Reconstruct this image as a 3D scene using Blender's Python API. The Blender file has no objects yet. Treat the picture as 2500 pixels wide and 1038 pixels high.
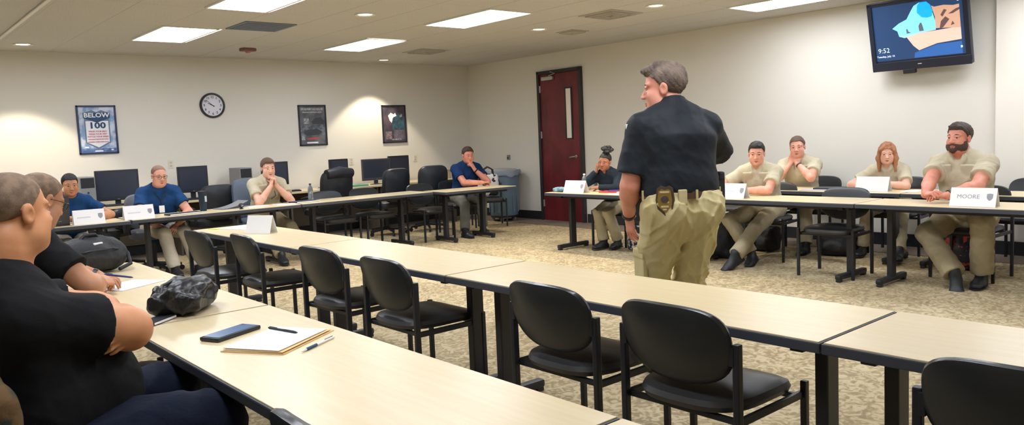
import bpy, bmesh, math, random
import numpy as np
import openvdb
from mathutils import Matrix, Vector

C = bpy.context.scene.collection
random.seed(3)
R = math.radians
H = 2.8525

# ------------------------------------------------------------------ camera, world, exposure
cam_d = bpy.data.cameras.new('camera')
cam = bpy.data.objects.new('camera', cam_d); C.objects.link(cam)
yaw, pitch, roll, FOC = 0.863101, -0.085184, -0.042850, 1900.9
fw = Vector((math.cos(yaw)*math.cos(pitch), math.sin(yaw)*math.cos(pitch), math.sin(pitch)))
r0 = Vector((math.sin(yaw), -math.cos(yaw), 0)); u0 = r0.cross(fw)
rr = math.cos(roll)*r0 + math.sin(roll)*u0; uu = -math.sin(roll)*r0 + math.cos(roll)*u0
M = Matrix.Identity(4)
for i in range(3):
    M[i][0], M[i][1], M[i][2] = rr[i], uu[i], -fw[i]
M[0][3], M[1][3], M[2][3] = -9.2974, -11.9250, 1.4498
cam.matrix_world = M
cam_d.sensor_fit = 'HORIZONTAL'; cam_d.sensor_width = 36
cam_d.lens = FOC/2500*36
cam_d.shift_x = (1250-1241.77)/2500; cam_d.shift_y = -(519-499.95)/2500
cam_d.clip_start = 0.02
S = bpy.context.scene
S.camera = cam
S.view_settings.view_transform = 'Standard'; S.view_settings.look = 'None'
S.view_settings.gamma = 1; S.view_settings.use_curve_mapping = False
S.view_settings.exposure = 0.0
w = bpy.data.worlds.new('room_air'); S.world = w; w.use_nodes = True
w.node_tree.nodes['Background'].inputs[0].default_value = (.9, .95, 1, 1)
w.node_tree.nodes['Background'].inputs[1].default_value = 0.25
LAMP = 17.5          # radiance of the fluorescent lenses
SPOT = 130           # watts of each recessed downlight

# ------------------------------------------------------------------ materials
def lin(c):
    return tuple(((v/255)/12.92 if v/255 <= .04045 else ((v/255+.055)/1.055)**2.4) for v in c) + (1,)
MATS = {}
def mat(name, c, rough=.6, metal=0, c2=None, scale=20, bump=0, bscale=60, spec=.5, sss=0, stretch=None, emit=0, coat=0, trans=0, contrast=(.4,.6)):
    if name in MATS: return MATS[name]
    m = bpy.data.materials.new(name); m.use_nodes = True; nt = m.node_tree; b = nt.nodes['Principled BSDF']
    b.inputs['Base Color'].default_value = lin(c); b.inputs['Roughness'].default_value = rough
    b.inputs['Metallic'].default_value = metal; b.inputs['Specular IOR Level'].default_value = spec
    if coat: b.inputs['Coat Weight'].default_value = coat
    if trans: b.inputs['Transmission Weight'].default_value = trans; b.inputs['IOR'].default_value = 1.2
    if sss: b.inputs['Subsurface Weight'].default_value = sss; b.inputs['Subsurface Radius'].default_value = (.012, .004, .002)
    if emit:
        b.inputs['Emission Color'].default_value = lin(c); b.inputs['Emission Strength'].default_value = emit
    tc = None
    if c2 or bump:
        tc = nt.nodes.new('ShaderNodeTexCoord'); mp = nt.nodes.new('ShaderNodeMapping')
        nt.links.new(tc.outputs['Object'], mp.inputs[0])
        if stretch: mp.inputs['Scale'].default_value = stretch
    if c2:
        n = nt.nodes.new('ShaderNodeTexNoise'); n.inputs['Scale'].default_value = scale; n.inputs['Detail'].default_value = 4
        nt.links.new(mp.outputs[0], n.inputs[0])
        rp = nt.nodes.new('ShaderNodeValToRGB'); e = rp.color_ramp.elements
        e[0].position, e[1].position = contrast; e[0].color = lin(c); e[1].color = lin(c2)
        nt.links.new(n.outputs[0], rp.inputs[0]); nt.links.new(rp.outputs[0], b.inputs['Base Color'])
    if bump:
        n2 = nt.nodes.new('ShaderNodeTexNoise'); n2.inputs['Scale'].default_value = bscale; n2.inputs['Detail'].default_value = 3
        nt.links.new(mp.outputs[0], n2.inputs[0])
        bp = nt.nodes.new('ShaderNodeBump'); bp.inputs['Strength'].default_value = bump; bp.inputs['Distance'].default_value = .01
        nt.links.new(n2.outputs[0], bp.inputs['Height']); nt.links.new(bp.outputs[0], b.inputs['Normal'])
    MATS[name] = m; return m

m_wall = mat('wall_paint', (226, 222, 211), .85, bump=.04, bscale=180)
m_wall2 = mat('column_paint', (236, 231, 220), .85, bump=.04, bscale=180)
m_tile = mat('ceiling_tile_mineral', (206, 204, 199), .95, c2=(196, 194, 189), scale=60, bump=.15, bscale=150)
m_grid = mat('ceiling_grid_white', (196, 193, 186), .6)
m_white = mat('white_metal', (228, 226, 220), .45)
m_lens = mat('fluorescent_lens', (239, 244, 255), .5, emit=LAMP)
m_dlens = mat('downlight_lens', (255, 240, 210), .5, emit=6)
m_base = mat('rubber_base_black', (38, 40, 46), .5)
m_border = mat('carpet_border_brown', (126, 112, 98), .95, c2=(112, 98, 86), scale=40, bump=.3, bscale=300)
m_black = mat('black_powder_coat', (30, 32, 38), .42, bump=.02, bscale=400)
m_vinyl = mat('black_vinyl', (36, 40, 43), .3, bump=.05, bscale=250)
m_seat_sheen = mat('black_vinyl_sheen', (56, 56, 57), .36, bump=.05, bscale=250)  # same black vinyl, ceiling-light sheen painted in as a lighter seat colour
m_lam = mat('maple_laminate', (224, 206, 166), .3, c2=(221, 201, 159), scale=3, stretch=(14, .8, 1), spec=.5)
m_lam2 = mat('maple_laminate_row', (224, 206, 166), .3, c2=(221, 201, 159), scale=3, stretch=(.8, 14, 1), spec=.5)
m_edge = mat('charcoal_edge_band', (62, 66, 76), .5)
m_door = mat('door_mahogany', (112, 32, 40), .42, c2=(92, 24, 32), scale=4, stretch=(1, 9, .5))
m_frame = mat('door_frame_black', (44, 40, 42), .5)
m_steel = mat('brushed_steel', (190, 190, 188), .35, .85)
m_glass = mat('frosted_lite', (238, 232, 222), .3)
m_screen = mat('monitor_screen_dark', (48, 54, 68), .22)
m_plastic = mat('black_plastic', (34, 36, 42), .45)
m_pcgray = mat('grey_plastic', (132, 134, 136), .5)
m_deskedge = mat('desk_panel_brown', (92, 82, 70), .6)
m_bin = mat('grey_blue_plastic', (104, 126, 146), .55, bump=.05, bscale=40)
m_binlid = mat('bin_bag_grey', (140, 150, 162), .35, bump=.5, bscale=30)
m_paper = mat('white_paper', (240, 240, 240), .7)
m_manila = mat('manila_folder', (226, 190, 130), .7)
m_ink = mat('grey_ink', (150, 152, 160), .7)
m_darkink = mat('dark_ink', (50, 54, 64), .7)
m_navyink = mat('navy_print', (36, 70, 110), .6)
m_bag = mat('black_nylon', (26, 27, 30), .68, c2=(38, 39, 43), scale=9, bump=.6, bscale=28)
m_leatherbag = mat('black_satin_nylon', (22, 23, 26), .4, bump=.7, bscale=22)
m_eyew = mat('eye_white', (186, 168, 158), .3); m_iris = mat('iris_brown', (50, 34, 26), .2)
m_lip = mat('lip', (176, 104, 92), .5); m_lipd = mat('lip_deep', (140, 84, 66), .5)
m_brow = mat('brow_dark', (52, 40, 34), .8)
m_gold = mat('gold_badge', (176, 146, 78), .3, .8)
m_belt = mat('brown_leather', (84, 52, 42), .5)
m_shoe = mat('shoe_black', (32, 36, 42), .5, bump=.1, bscale=80)

# ------------------------------------------------------------------ object helpers
def link(name, me, parent=None, loc=(0,0,0), rot=(0,0,0)):
    o = bpy.data.objects.new(name, me); C.objects.link(o); o.parent = parent
    o.location = loc; o.rotation_euler = rot; return o
def tag(o, label=None, cat=None, group=None, kind=None):
    if label: o['label'] = label
    if cat: o['category'] = cat
    if group: o['group'] = group
    if kind: o['kind'] = kind
    return o
def thing(name, label, cat, loc=(0,0,0), rz=0, group=None, rx=0):
    o = link(name, None, None, loc, (rx, 0, rz)); return tag(o, label, cat, group)
def copy_tree(o, loc, rz, label):
    c = o.copy(); C.objects.link(c); c.location = loc; c.rotation_euler = (0, 0, rz); c['label'] = label
    for ch in list(o.children):
        d = ch.copy(); C.objects.link(d); d.parent = c
        for g in list(ch.children):
            e = g.copy(); C.objects.link(e); e.parent = d
    return c
class MB:
    def __init__(s): s.v = []; s.f = []; s.mi = []; s.cur = 0
    def add(s, v, f):
        n = len(s.v); s.v += [tuple(map(float, p)) for p in v]; s.f += [tuple(i+n for i in q) for q in f]; s.mi += [s.cur]*len(f); return s
    def box(s, c, d, rz=0, ch=0.0, mtx=None):
        x, y, z = [q/2 for q in d]; e = min(ch, x*.9, y*.9, z*.9)
        if e <= 0:
            v = [(a*x, b*y, g*z) for g in (-1,1) for b in (-1,1) for a in (-1,1)]
            f = [(0,2,3,1),(4,5,7,6),(0,1,5,4),(2,6,7,3),(0,4,6,2),(1,3,7,5)]
        else:
            bm = bmesh.new(); bmesh.ops.create_cube(bm, size=1)
            for q in bm.verts: q.co = Vector((q.co.x*2*x, q.co.y*2*y, q.co.z*2*z))
            bmesh.ops.bevel(bm, geom=bm.edges[:], offset=e, segments=2, affect='EDGES', profile=.6)
            bm.verts.ensure_lookup_table(); v = [tuple(q.co) for q in bm.verts]; f = [tuple(q.index for q in g.verts) for g in bm.faces]; bm.free()
        cr, sr = math.cos(rz), math.sin(rz); o = []
        for p in v:
            p = (p[0]*cr-p[1]*sr, p[0]*sr+p[1]*cr, p[2])
            if mtx: p = mtx @ Vector(p)
            o.append((p[0]+c[0], p[1]+c[1], p[2]+c[2]))
        return s.add(o, f)
    def tube(s, pts, r, n=10, cap=True, closed=False):
        pts = [Vector(p) for p in pts]; rs = r if isinstance(r, (list, tuple)) else [r]*len(pts)
        rings = []; prev = None; L = len(pts)
        for i, p in enumerate(pts):
            if closed: t = (pts[(i+1) % L]-pts[i-1]).normalized()
            else: t = (pts[min(i+1, L-1)]-pts[max(i-1, 0)]).normalized()
            a = prev if prev is not None else (Vector((0,0,1)) if abs(t.z) < .9 else Vector((1,0,0)))
            a = (a - t*a.dot(t)).normalized(); b = t.cross(a); prev = a
            rings.append([p + (a*math.cos(6.28318*k/n)+b*math.sin(6.28318*k/n))*rs[i] for k in range(n)])
        v = [q for g in rings for q in g]; f = []
        for i in range(L if closed else L-1):
            j = (i+1) % L
            f += [(i*n+k, i*n+(k+1) % n, j*n+(k+1) % n, j*n+k) for k in range(n)]
        if cap and not closed: f += [tuple(range(n))[::-1], tuple((L-1)*n+k for k in range(n))]
        return s.add(v, f)
    def lathe(s, prof, c=(0,0,0), n=24, sx=1, sy=1):
        v = []; f = []
        for r, z in prof: v += [(c[0]+r*sx*math.cos(6.28318*k/n), c[1]+r*sy*math.sin(6.28318*k/n), c[2]+z) for k in range(n)]
        for i in range(len(prof)-1): f += [(i*n+k, i*n+(k+1) % n, (i+1)*n+(k+1) % n, (i+1)*n+k) for k in range(n)]
        f += [tuple(range(n))[::-1], tuple((len(prof)-1)*n+k for k in range(n))]
        return s.add(v, f)
    def plate(s, pts, y0, y1, ax='xz'):
        n = len(pts)
        if ax == 'xz': v = [(p[0], y0, p[1]) for p in pts]+[(p[0], y1, p[1]) for p in pts]
        elif ax == 'xy': v = [(p[0], p[1], y0) for p in pts]+[(p[0], p[1], y1) for p in pts]
        else: v = [(y0, p[0], p[1]) for p in pts]+[(y1, p[0], p[1]) for p in pts]
        f = [tuple(range(n)), tuple(range(2*n-1, n-1, -1))]+[(i, n+i, n+(i+1) % n, (i+1) % n) for i in range(n)]
        return s.add(v, f)
    def mesh(s, name, mats, smooth=False):
        me = bpy.data.meshes.new(name); me.from_pydata(s.v, [], s.f)
        for m in (mats if isinstance(mats, (list, tuple)) else [mats]): me.materials.append(m)
        me.polygons.foreach_set('material_index', s.mi)
        bm = bmesh.new(); bm.from_mesh(me); bmesh.ops.recalc_face_normals(bm, faces=bm.faces[:])
        if smooth:
            for f in bm.faces: f.smooth = True
            for e in bm.edges:
                if len(e.link_faces) == 2 and e.calc_face_angle(0) > .7: e.smooth = False
        bm.to_mesh(me); bm.free(); return me
    def build(s, name, mats, parent=None, loc=(0,0,0), rot=(0,0,0), smooth=False):
        return link(name, s.mesh(name, mats, smooth), parent, loc, rot)
def text(name, s, size, m, parent, loc, rot=(R(90),0,0), bold=0, align='CENTER', sx=1):
    cu = bpy.data.curves.new('t', 'FONT'); cu.body = s; cu.size = size; cu.align_x = align; cu.align_y = 'CENTER'; cu.extrude = .0006; cu.offset = bold; cu.resolution_u = 2
    o = bpy.data.objects.new('t', cu); C.objects.link(o)
    dg = bpy.context.evaluated_depsgraph_get(); me = bpy.data.meshes.new_from_object(o.evaluated_get(dg)); bpy.data.objects.remove(o)
    me.materials.clear(); me.materials.append(m); q = link(name, me, parent, loc, rot); q.scale = (sx, 1, 1); return q
def struct(o): o['kind'] = 'structure'; return o
def cushion(outline, t, dome=0.0, inset=.02):
    """soft pad over a 2-D outline (list of xy), thickness t, crowned by dome; returns verts, faces"""
    n = len(outline); P = np.array(outline); c = P.mean(0); v = []; f = []
    d = P-c; L = np.linalg.norm(d, axis=1, keepdims=True)
    rings = [(inset*1.2, -t/2), (inset*.3, -t*.38), (0, 0), (inset*.3, t*.36), (inset*1.1, t/2)]
    for ins, z in rings:
        q = c+d*(1-ins/L); v += [(a, b, z) for a, b in q]
    for fr, zz in ((.6, .7), (.3, .95)):
        q = c+d*(1-inset*1.1/L)*fr; v += [(a, b, t/2+dome*zz) for a, b in q]
    v.append((c[0], c[1], t/2+dome)); m = len(rings)+2
    for i in range(m-1): f += [(i*n+k, i*n+(k+1) % n, (i+1)*n+(k+1) % n, (i+1)*n+k) for k in range(n)]
    f += [((m-1)*n+k, (m-1)*n+(k+1) % n, m*n) for k in range(n)]; f.append(tuple(range(n))[::-1])
    return v, f
def superell(a, bt, bb, e_t, e_b, n=40):
    o = []
    for k in range(n):
        t = 6.28318530718*k/n; c, s = math.cos(t), math.sin(t); e = e_t if s >= 0 else e_b; b = bt if s >= 0 else bb
        o.append((a*math.copysign(abs(c)**(2/e), c), b*math.copysign(abs(s)**(2/e), s)))
    return o

# ------------------------------------------------------------------ signed-distance modelling (bodies, clothes, soft bags)
class Field:
    def __init__(s, lo, hi, h):
        s.h = h; s.lo = np.array(lo, np.float32)-3*h; n = np.ceil((np.array(hi)-s.lo)/h).astype(int)+4
        s.a = np.full(n, .5, np.float32); s.ax = [s.lo[i]+h*np.arange(n[i], dtype=np.float32) for i in range(3)]
    def put(s, fn, lo, hi, k=.01, op='u'):
        sl = []
        for i in range(3):
            a = int(max(0, math.floor((lo[i]-k-4*s.h-s.lo[i])/s.h))); b = int(min(s.a.shape[i], math.ceil((hi[i]+k+4*s.h-s.lo[i])/s.h)+1))
            if b <= a: return
            sl.append(slice(a, b))
        X, Y, Z = s.ax[0][sl[0]][:,None,None], s.ax[1][sl[1]][None,:,None], s.ax[2][sl[2]][None,None,:]
        d = fn(X, Y, Z); a = s.a[tuple(sl)]
        if op == 'u': q = np.clip(.5+.5*(a-d)/k, 0, 1); r = a+(d-a)*q-k*q*(1-q)
        elif op == 's': q = np.clip(.5-.5*(a+d)/k, 0, 1); r = a+(-d-a)*q+k*q*(1-q)
        else: q = np.clip(.5-.5*(d-a)/k, 0, 1); r = d+(a-d)*q+k*q*(1-q)
        s.a[tuple(sl)] = r
    def cone(s, a, b, ra, rb, k=.01, op='u', cut=None, cut0=None):
        a = np.array(a, float); b = np.array(b, float); ba = b-a; L2 = float(ba@ba)+1e-12; m = max(ra, rb)
        def fn(X, Y, Z):
            x, y, z = X-a[0], Y-a[1], Z-a[2]; t0 = (x*ba[0]+y*ba[1]+z*ba[2])/L2; t = np.clip(t0, 0, 1)
            d = np.sqrt((x-t*ba[0])**2+(y-t*ba[1])**2+(z-t*ba[2])**2)-(ra+(rb-ra)*t)
            if cut is not None: d = np.maximum(d, (t0-cut)*math.sqrt(L2))
            if cut0 is not None: d = np.maximum(d, (cut0-t0)*math.sqrt(L2))
            return d
        s.put(fn, np.minimum(a, b)-m, np.maximum(a, b)+m, k, op)
    def econe(s, a, b, Aa, Ab, side, k=.02, op='u', cut=None, cut0=None):
        """tapered cone with elliptic section; Aa/Ab = (half width along side, half depth)"""
        a = np.array(a, float); b = np.array(b, float); ba = b-a; L = float(np.linalg.norm(ba)); w = ba/L
        sd = np.array(side, float); sd = sd-w*(sd@w); sd /= np.linalg.norm(sd); n = np.cross(w, sd); m = max(*Aa, *Ab)
        def fn(X, Y, Z):
            x, y, z = X-a[0], Y-a[1], Z-a[2]; t0 = x*w[0]+y*w[1]+z*w[2]; t = np.clip(t0/L, 0, 1)
            A = Aa[0]+(Ab[0]-Aa[0])*t; B = Aa[1]+(Ab[1]-Aa[1])*t; mn = np.minimum(A, B)
            u = (x*sd[0]+y*sd[1]+z*sd[2])/A; v = (x*n[0]+y*n[1]+z*n[2])/B; e = (t0-t*L)/(mn*.8)
            q = np.sqrt(u*u+v*v+e*e)+1e-6; g = np.sqrt((u/A)**2+(v/B)**2+(e/mn)**2)+1e-6
            d = q*(q-1)/g
            if cut is not None: d = np.maximum(d, t0-cut*L)
            if cut0 is not None: d = np.maximum(d, cut0*L-t0)
            return d
        s.put(fn, np.minimum(a, b)-m, np.maximum(a, b)+m, k, op)
    def ell(s, c, r, rot=None, k=.01, op='u', cutf=None):
        c = np.array(c, float); Q = np.array(rot if rot is not None else np.eye(3)); m = max(r)
        def fn(X, Y, Z):
            x, y, z = X-c[0], Y-c[1], Z-c[2]
            l = [(x*Q[0,i]+y*Q[1,i]+z*Q[2,i]) for i in range(3)]
            q = np.sqrt(sum((l[i]/r[i])**2 for i in range(3)))+1e-6; g = np.sqrt(sum((l[i]/r[i]**2)**2 for i in range(3)))+1e-6
            d = q*(q-1)/g
            return d if cutf is None else np.maximum(d, cutf(*l))
        s.put(fn, c-m, c+m, k, op)
    def rbox(s, c, hs, rad, rot=None, k=.004, op='u'):
        c = np.array(c, float); Q = np.array(rot if rot is not None else np.eye(3)); m = float(np.linalg.norm(hs))
        def fn(X, Y, Z):
            x, y, z = X-c[0], Y-c[1], Z-c[2]
            l = [np.abs(x*Q[0,i]+y*Q[1,i]+z*Q[2,i])-(hs[i]-rad) for i in range(3)]
            return np.sqrt(sum(np.maximum(q, 0)**2 for q in l))+np.minimum(np.maximum(np.maximum(l[0], l[1]), l[2]), 0)-rad
        s.put(fn, c-m, c+m, k, op)
    def wrinkle(s, amp, sc, seed=1, dirs=None, n=5):
        idx = np.nonzero(np.abs(s.a) < .05); P = [s.ax[i][idx[i]] for i in range(3)]; rg = np.random.RandomState(seed)
        d = 0
        for i in range(n):
            v = rg.normal(size=3) if dirs is None else np.array(dirs)*(1+.2*rg.normal())+rg.normal(size=3)*.45
            v = v/np.linalg.norm(v)*sc*(.6+.9*rg.rand()); p2 = rg.normal(size=3)*sc*.35; ph = rg.rand(2)*6.28
            wv = np.sin(v[0]*P[0]+v[1]*P[1]+v[2]*P[2]+ph[0]+1.4*np.sin(p2[0]*P[0]+p2[1]*P[1]+p2[2]*P[2]+ph[1]))
            d = d+(1-np.abs(wv))**2-.25
        s.a[idx] += (-amp/n*2*d).astype(np.float32)
    def mesh(s, name, m, off=(0,0,0), smooth=1):
        a = np.clip(s.a, -3*s.h, 3*s.h).astype(np.float32)
        g = openvdb.FloatGrid(background=float(3*s.h)); g.copyFromArray(a); p, q = g.convertToQuads(isovalue=0.0)
        p = p.astype(np.float64)
        for _ in range(smooth):                                   # one relax pass takes the voxel steps away
            I = np.concatenate([q[:,i] for i in (0,1,2,3,1,2,3,0)]); J = np.concatenate([q[:,j] for j in (1,2,3,0,0,1,2,3)])
            cnt = np.bincount(I, minlength=len(p)); acc = np.stack([np.bincount(I, weights=p[J,c], minlength=len(p)) for c in range(3)], 1)
            p = .5*p+.5*acc/np.maximum(cnt, 1)[:,None]
        p = p*s.h+s.lo-np.array(off)
        me = bpy.data.meshes.new(name); me.vertices.add(len(p)); me.vertices.foreach_set('co', p.astype(np.float32).ravel())
        me.loops.add(4*len(q)); me.loops.foreach_set('vertex_index', q.astype(np.int32).ravel())
        me.polygons.add(len(q)); me.polygons.foreach_set('loop_start', np.arange(0, 4*len(q), 4, dtype=np.int32))
        me.polygons.foreach_set('use_smooth', np.ones(len(q), bool)); me.update(calc_edges=True); me.validate(); me.materials.append(m); return me

# ------------------------------------------------------------------ room shell
def carpet():
    m = bpy.data.materials.new('patterned_carpet'); m.use_nodes = True; nt = m.node_tree; b = nt.nodes['Principled BSDF']; L = nt.links.new
    tc = nt.nodes.new('ShaderNodeTexCoord'); n1 = nt.nodes.new('ShaderNodeTexNoise'); n1.inputs['Scale'].default_value = 13; n1.inputs['Detail'].default_value = 2.5; n1.inputs['Distortion'].default_value = 2.2
    L(tc.outputs['Object'], n1.inputs[0]); r1 = nt.nodes.new('ShaderNodeValToRGB'); e = r1.color_ramp.elements
    e[0].position = .40; e[0].color = lin((160, 143, 113)); e[1].position = .58; e[1].color = lin((202, 187, 153)); x = e.new(.49); x.color = lin((182, 164, 128)); L(n1.outputs[0], r1.inputs[0])
    n2 = nt.nodes.new('ShaderNodeTexNoise'); n2.inputs['Scale'].default_value = 1.3; L(tc.outputs['Object'], n2.inputs[0])
    mx = nt.nodes.new('ShaderNodeMix'); mx.data_type = 'RGBA'; mx.blend_type = 'MULTIPLY'; mx.inputs[0].default_value = .35; L(r1.outputs[0], mx.inputs[6])
    r2 = nt.nodes.new('ShaderNodeValToRGB'); r2.color_ramp.elements[0].position = .35; r2.color_ramp.elements[1].position = .65; r2.color_ramp.elements[0].color = lin((205, 196, 180)); L(n2.outputs[0], r2.inputs[0]); L(r2.outputs[0], mx.inputs[7])
    L(mx.outputs[2], b.inputs['Base Color']); b.inputs['Roughness'].default_value = .95; b.inputs['Specular IOR Level'].default_value = .15
    n3 = nt.nodes.new('ShaderNodeTexNoise'); n3.inputs['Scale'].default_value = 350; L(tc.outputs['Object'], n3.inputs[0]); bp = nt.nodes.new('ShaderNodeBump'); bp.inputs['Strength'].default_value = .5; bp.inputs['Distance'].default_value = .006
    L(n3.outputs[0], bp.inputs['Height']); L(bp.outputs[0], b.inputs['Normal']); return m
X0, Y0 = -12.2, -14.2
struct(MB().box((X0/2, Y0/2, -.05), (-X0+.4, -Y0+.4, .1)).build('floor', carpet()))
ceil = struct(MB().box((X0/2, Y0/2, H+.11), (-X0+.4, -Y0+.4, .1)).build('ceiling', m_tile))
struct(MB().box((X0/2, .1, H/2), (-X0+.4, .2, H)).build('wall_left', m_wall))
struct(MB().box((.1, Y0/2, H/2), (.2, -Y0, H)).build('wall_right', m_wall))
struct(MB().box((X0-.1, Y0/2, H/2), (.2, -Y0, H)).build('wall_back', m_wall))
struct(MB().box((X0/2, Y0-.1, H/2), (-X0+.4, .2, H)).build('wall_front', m_wall))
struct(MB().box((-.035, -11.6, H/2), (.07, 5.12, H)).build('trim_1', m_wall2))                      # furred-out stretch of wall, right of the screen
bb = MB().box((X0/2, -.006, .075), (-X0, .012, .15), ch=.003); struct(bb.build('baseboard_left', m_base))
bb = MB(); bb.box((-.006, -1.0, .075), (.012, 2.0, .15), ch=.003); bb.box((-.006, -6.05, .075), (.012, 5.98, .15), ch=.003); bb.box((-.076, -11.6, .075), (.012, 5.14, .15), ch=.003)
struct(bb.build('baseboard_right', m_base))
struct(MB().box((X0/2, -.29, .003), (-X0, .58, .006)).build('trim_2', m_border)); struct(MB().box((-.29, -7.4, .0028), (.58, 13.6, .0056)).build('trim_3', m_border))
struct(MB().box((-7.76, -6.3, H-.011), (.035, 10.2, .016), ch=.003).build('trim_4', m_white))          # track on the ceiling

# ceiling: T-bars and mineral tiles, each tile a part
TX, TY, GX, GY = .64, 1.28, 0.0, -.26
TROFF = [(-6.14,-2.24),(-6.14,-4.80),(-3.52,-2.16),(-3.52,-4.74),(-1.04,-7.30),
         (-6.14,-7.36),(-3.52,-7.36),(-8.70,-2.24),(-8.70,-4.80),(-8.70,-7.36),(-8.70,-9.92),(-6.14,-9.92),(-3.52,-9.92),(-1.04,-9.92),(-3.52,-12.48)]
def cell(x, y): return (math.floor((x-GX)/TX), math.floor((y-GY)/TY))
used = {cell(x, y) for x, y in TROFF}
tile_me = MB().box((0, 0, .03), (TX-.012, TY-.012, .06), ch=.004).mesh('ceiling_tile', m_tile)
g = MB()
ix0, iy0 = math.floor((X0-GX)/TX), math.floor((Y0-GY)/TY)
for i in range(ix0, 0):
    for j in range(iy0, 1):
        if (i, j) in used: continue
        x0, x1 = max(GX+i*TX, X0), min(GX+(i+1)*TX, 0); y0, y1 = max(GY+j*TY, Y0), min(GY+(j+1)*TY, 0)
        if x1-x0 < .05 or y1-y0 < .05: continue
        o = link('ceiling_tile', tile_me, ceil, ((x0+x1)/2, (y0+y1)/2, H)); o.scale = ((x1-x0)/TX, (y1-y0)/TY, 1)
for i in range(ix0+1, 1): g.box((GX+i*TX, Y0/2, H+.006), (.016, -Y0, .014))
for j in range(iy0+1, 1): g.box((X0/2, GY+j*TY, H+.007), (-X0, .016, .014))
g.build('ceiling_grid', m_grid, ceil)

# ceiling fittings
fr = MB(); w_, l_ = TX-.01, TY-.01
for sx in (-1, 1): fr.box((sx*(w_/2-.012), 0, -.004), (.024, l_, .022))
for sy in (-1, 1): fr.box((0, sy*(l_/2-.012), -.004), (w_, .024, .022))
fr.box((0, 0, -.006), (.014, l_, .014))
fr_me = fr.mesh('light_frame', m_white); ln_me = MB().box((0, 0, .004), ((w_-.06)/2, l_-.05, .012)).mesh('light_lens', m_lens)
names = {0: 'bright ceiling light nearest the framed 100 poster', 1: 'ceiling light cut by the top edge, left of the ceiling', 2: 'bright ceiling light nearest the two dark posters', 3: 'bright ceiling light in the middle of the ceiling', 4: 'ceiling light at the top beside the hanging screen'}
for k, (x, y) in enumerate(TROFF):
    i, j = cell(x, y); cx, cy = GX+(i+.5)*TX, GY+(j+.5)*TY
    if k < 5: cx, cy = x, y
    t = thing('ceiling_light', names.get(k, 'lit ceiling panel above and behind the viewer, outside the photograph'), 'light', (cx, cy, H), 0, 'fluorescent ceiling lights')
    link('light_frame', fr_me, t); link('light_lens', ln_me, t, ((w_-.06)/4+.005, 0, 0)); link('light_lens', ln_me, t, (-(w_-.06)/4-.005, 0, 0))
ring = MB().lathe([(.075, .0), (.1, -.012), (.112, -.012), (.112, .004), (.075, .004)], n=28).mesh('trim_ring', m_white, True); lens = MB().lathe([(.0, -.004), (.076, -.004), (.076, .006), (0, .006)], n=24).mesh('lamp_lens', m_dlens)
DL = [(-4.83,-4.45,'round ceiling downlight between two big lights at the top'),(-2.21,-4.40,'round downlight left of the door, above it'),(-2.19,-.55,'round downlight nearest the far corner, by the dark posters'),(-7.45,-.75,'round downlight at the left, above the 100 poster'),(-2.25,-6.35,'round downlight cut by the top edge, above the standing man')]
for x, y, l in DL:
    t = thing('downlight', l, 'light', (x, y, H), 0, 'round recessed downlights'); link('trim_ring', ring, t); link('lamp_lens', lens, t)
    ld = bpy.data.lights.new('downlight_lamp', 'SPOT'); ld.energy = SPOT; ld.color = (1, .88, .68); ld.spot_size = R(92); ld.spot_blend = .25; ld.shadow_soft_size = .05
    lo = bpy.data.objects.new('downlight_lamp', ld); C.objects.link(lo); lo.parent = t; lo.location = (0, 0, -.03)
t = thing('air_return', 'blue-grey square return grille in the ceiling', 'vent', (-5.475, -3.22, H), 0)
mv = mat('vent_grey_blue', (116, 128, 146), .6)
MB().box((0, 0, -.006), (.6, .6, .012), ch=.003).build('vent_frame', mv, t)
for k in range(9): MB().box((0, -.24+.06*k, -.013), (.54, .03, .01)).build('louver', mv, t)
for x, y, l in ((-1.6,-4.41,'small faint ceiling vent above the door'),(-2.25,-5.68,'large faint square air diffuser near the top edge'),(-2.21,-1.83,'faint air diffuser nearest the far corner')):
    t = thing('air_diffuser', l, 'vent', (x, y, H), 0); mw = mat('vent_pale', (172, 168, 158), .6); a = .16 if 'small' in l else .27
    MB().box((0, 0, -.004), (2*a, 2*a, .008), ch=.003).build('diffuser_plate', mw, t)
    for q in (.75, .5, .25): MB().tube([(a*q, a*q, -.014), (-a*q, a*q, -.014), (-a*q, -a*q, -.014), (a*q, -a*q, -.014)], .014, 6, closed=True).build('diffuser_ring', mw, t)
t = thing('fire_strobe', 'dark red alarm fixture on the ceiling near the clock', 'alarm', (-4.83, -1.26, H), R(10))
MB().box((0, 0, -.022), (.2, .13, .044), ch=.015).build('housing', mat('alarm_red', (132, 84, 80), .5), t); MB().lathe([(.0, -.07), (.03, -.066), (.042, -.044), (0, -.044)], n=16).build('strobe_lens', mat('alarm_lens', (168, 120, 110), .3), t)

# door in the right wall
DY = -2.52; D = struct(link('door_1', None, None, (0, DY, 0), (0, 0, R(-90))))   # local x runs to the image right, -y into the room
leafw, leafh = .93, 2.50
MB().box((0, -.012, leafh/2+.006), (leafw, .04, leafh), ch=.003).build('door_leaf', m_door, D)
f = MB(); f.box((-leafw/2-.028, -.012, (leafh+.05)/2), (.055, .1, leafh+.06), ch=.004); f.box((leafw/2+.028, -.012, (leafh+.05)/2), (.055, .1, leafh+.06), ch=.004); f.box((0, -.012, leafh+.035), (leafw+.11, .1, .055), ch=.004)
f.build('door_frame', m_frame, D)
lx, lz, lw, lh = .215, 1.82, .115, .82
lf = MB()
for sx in (-1, 1): lf.box((lx+sx*(lw/2+.012), -.036, lz), (.026, .014, lh+.05))
for sz in (-1, 1): lf.box((lx, -.036, lz+sz*(lh/2+.012)), (lw, .014, .026))
gl = MB().box((lx, -.034, lz), (lw, .008, lh)).build('vision_panel', m_glass, D); lf.build('panel_frame', m_frame, gl)
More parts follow.
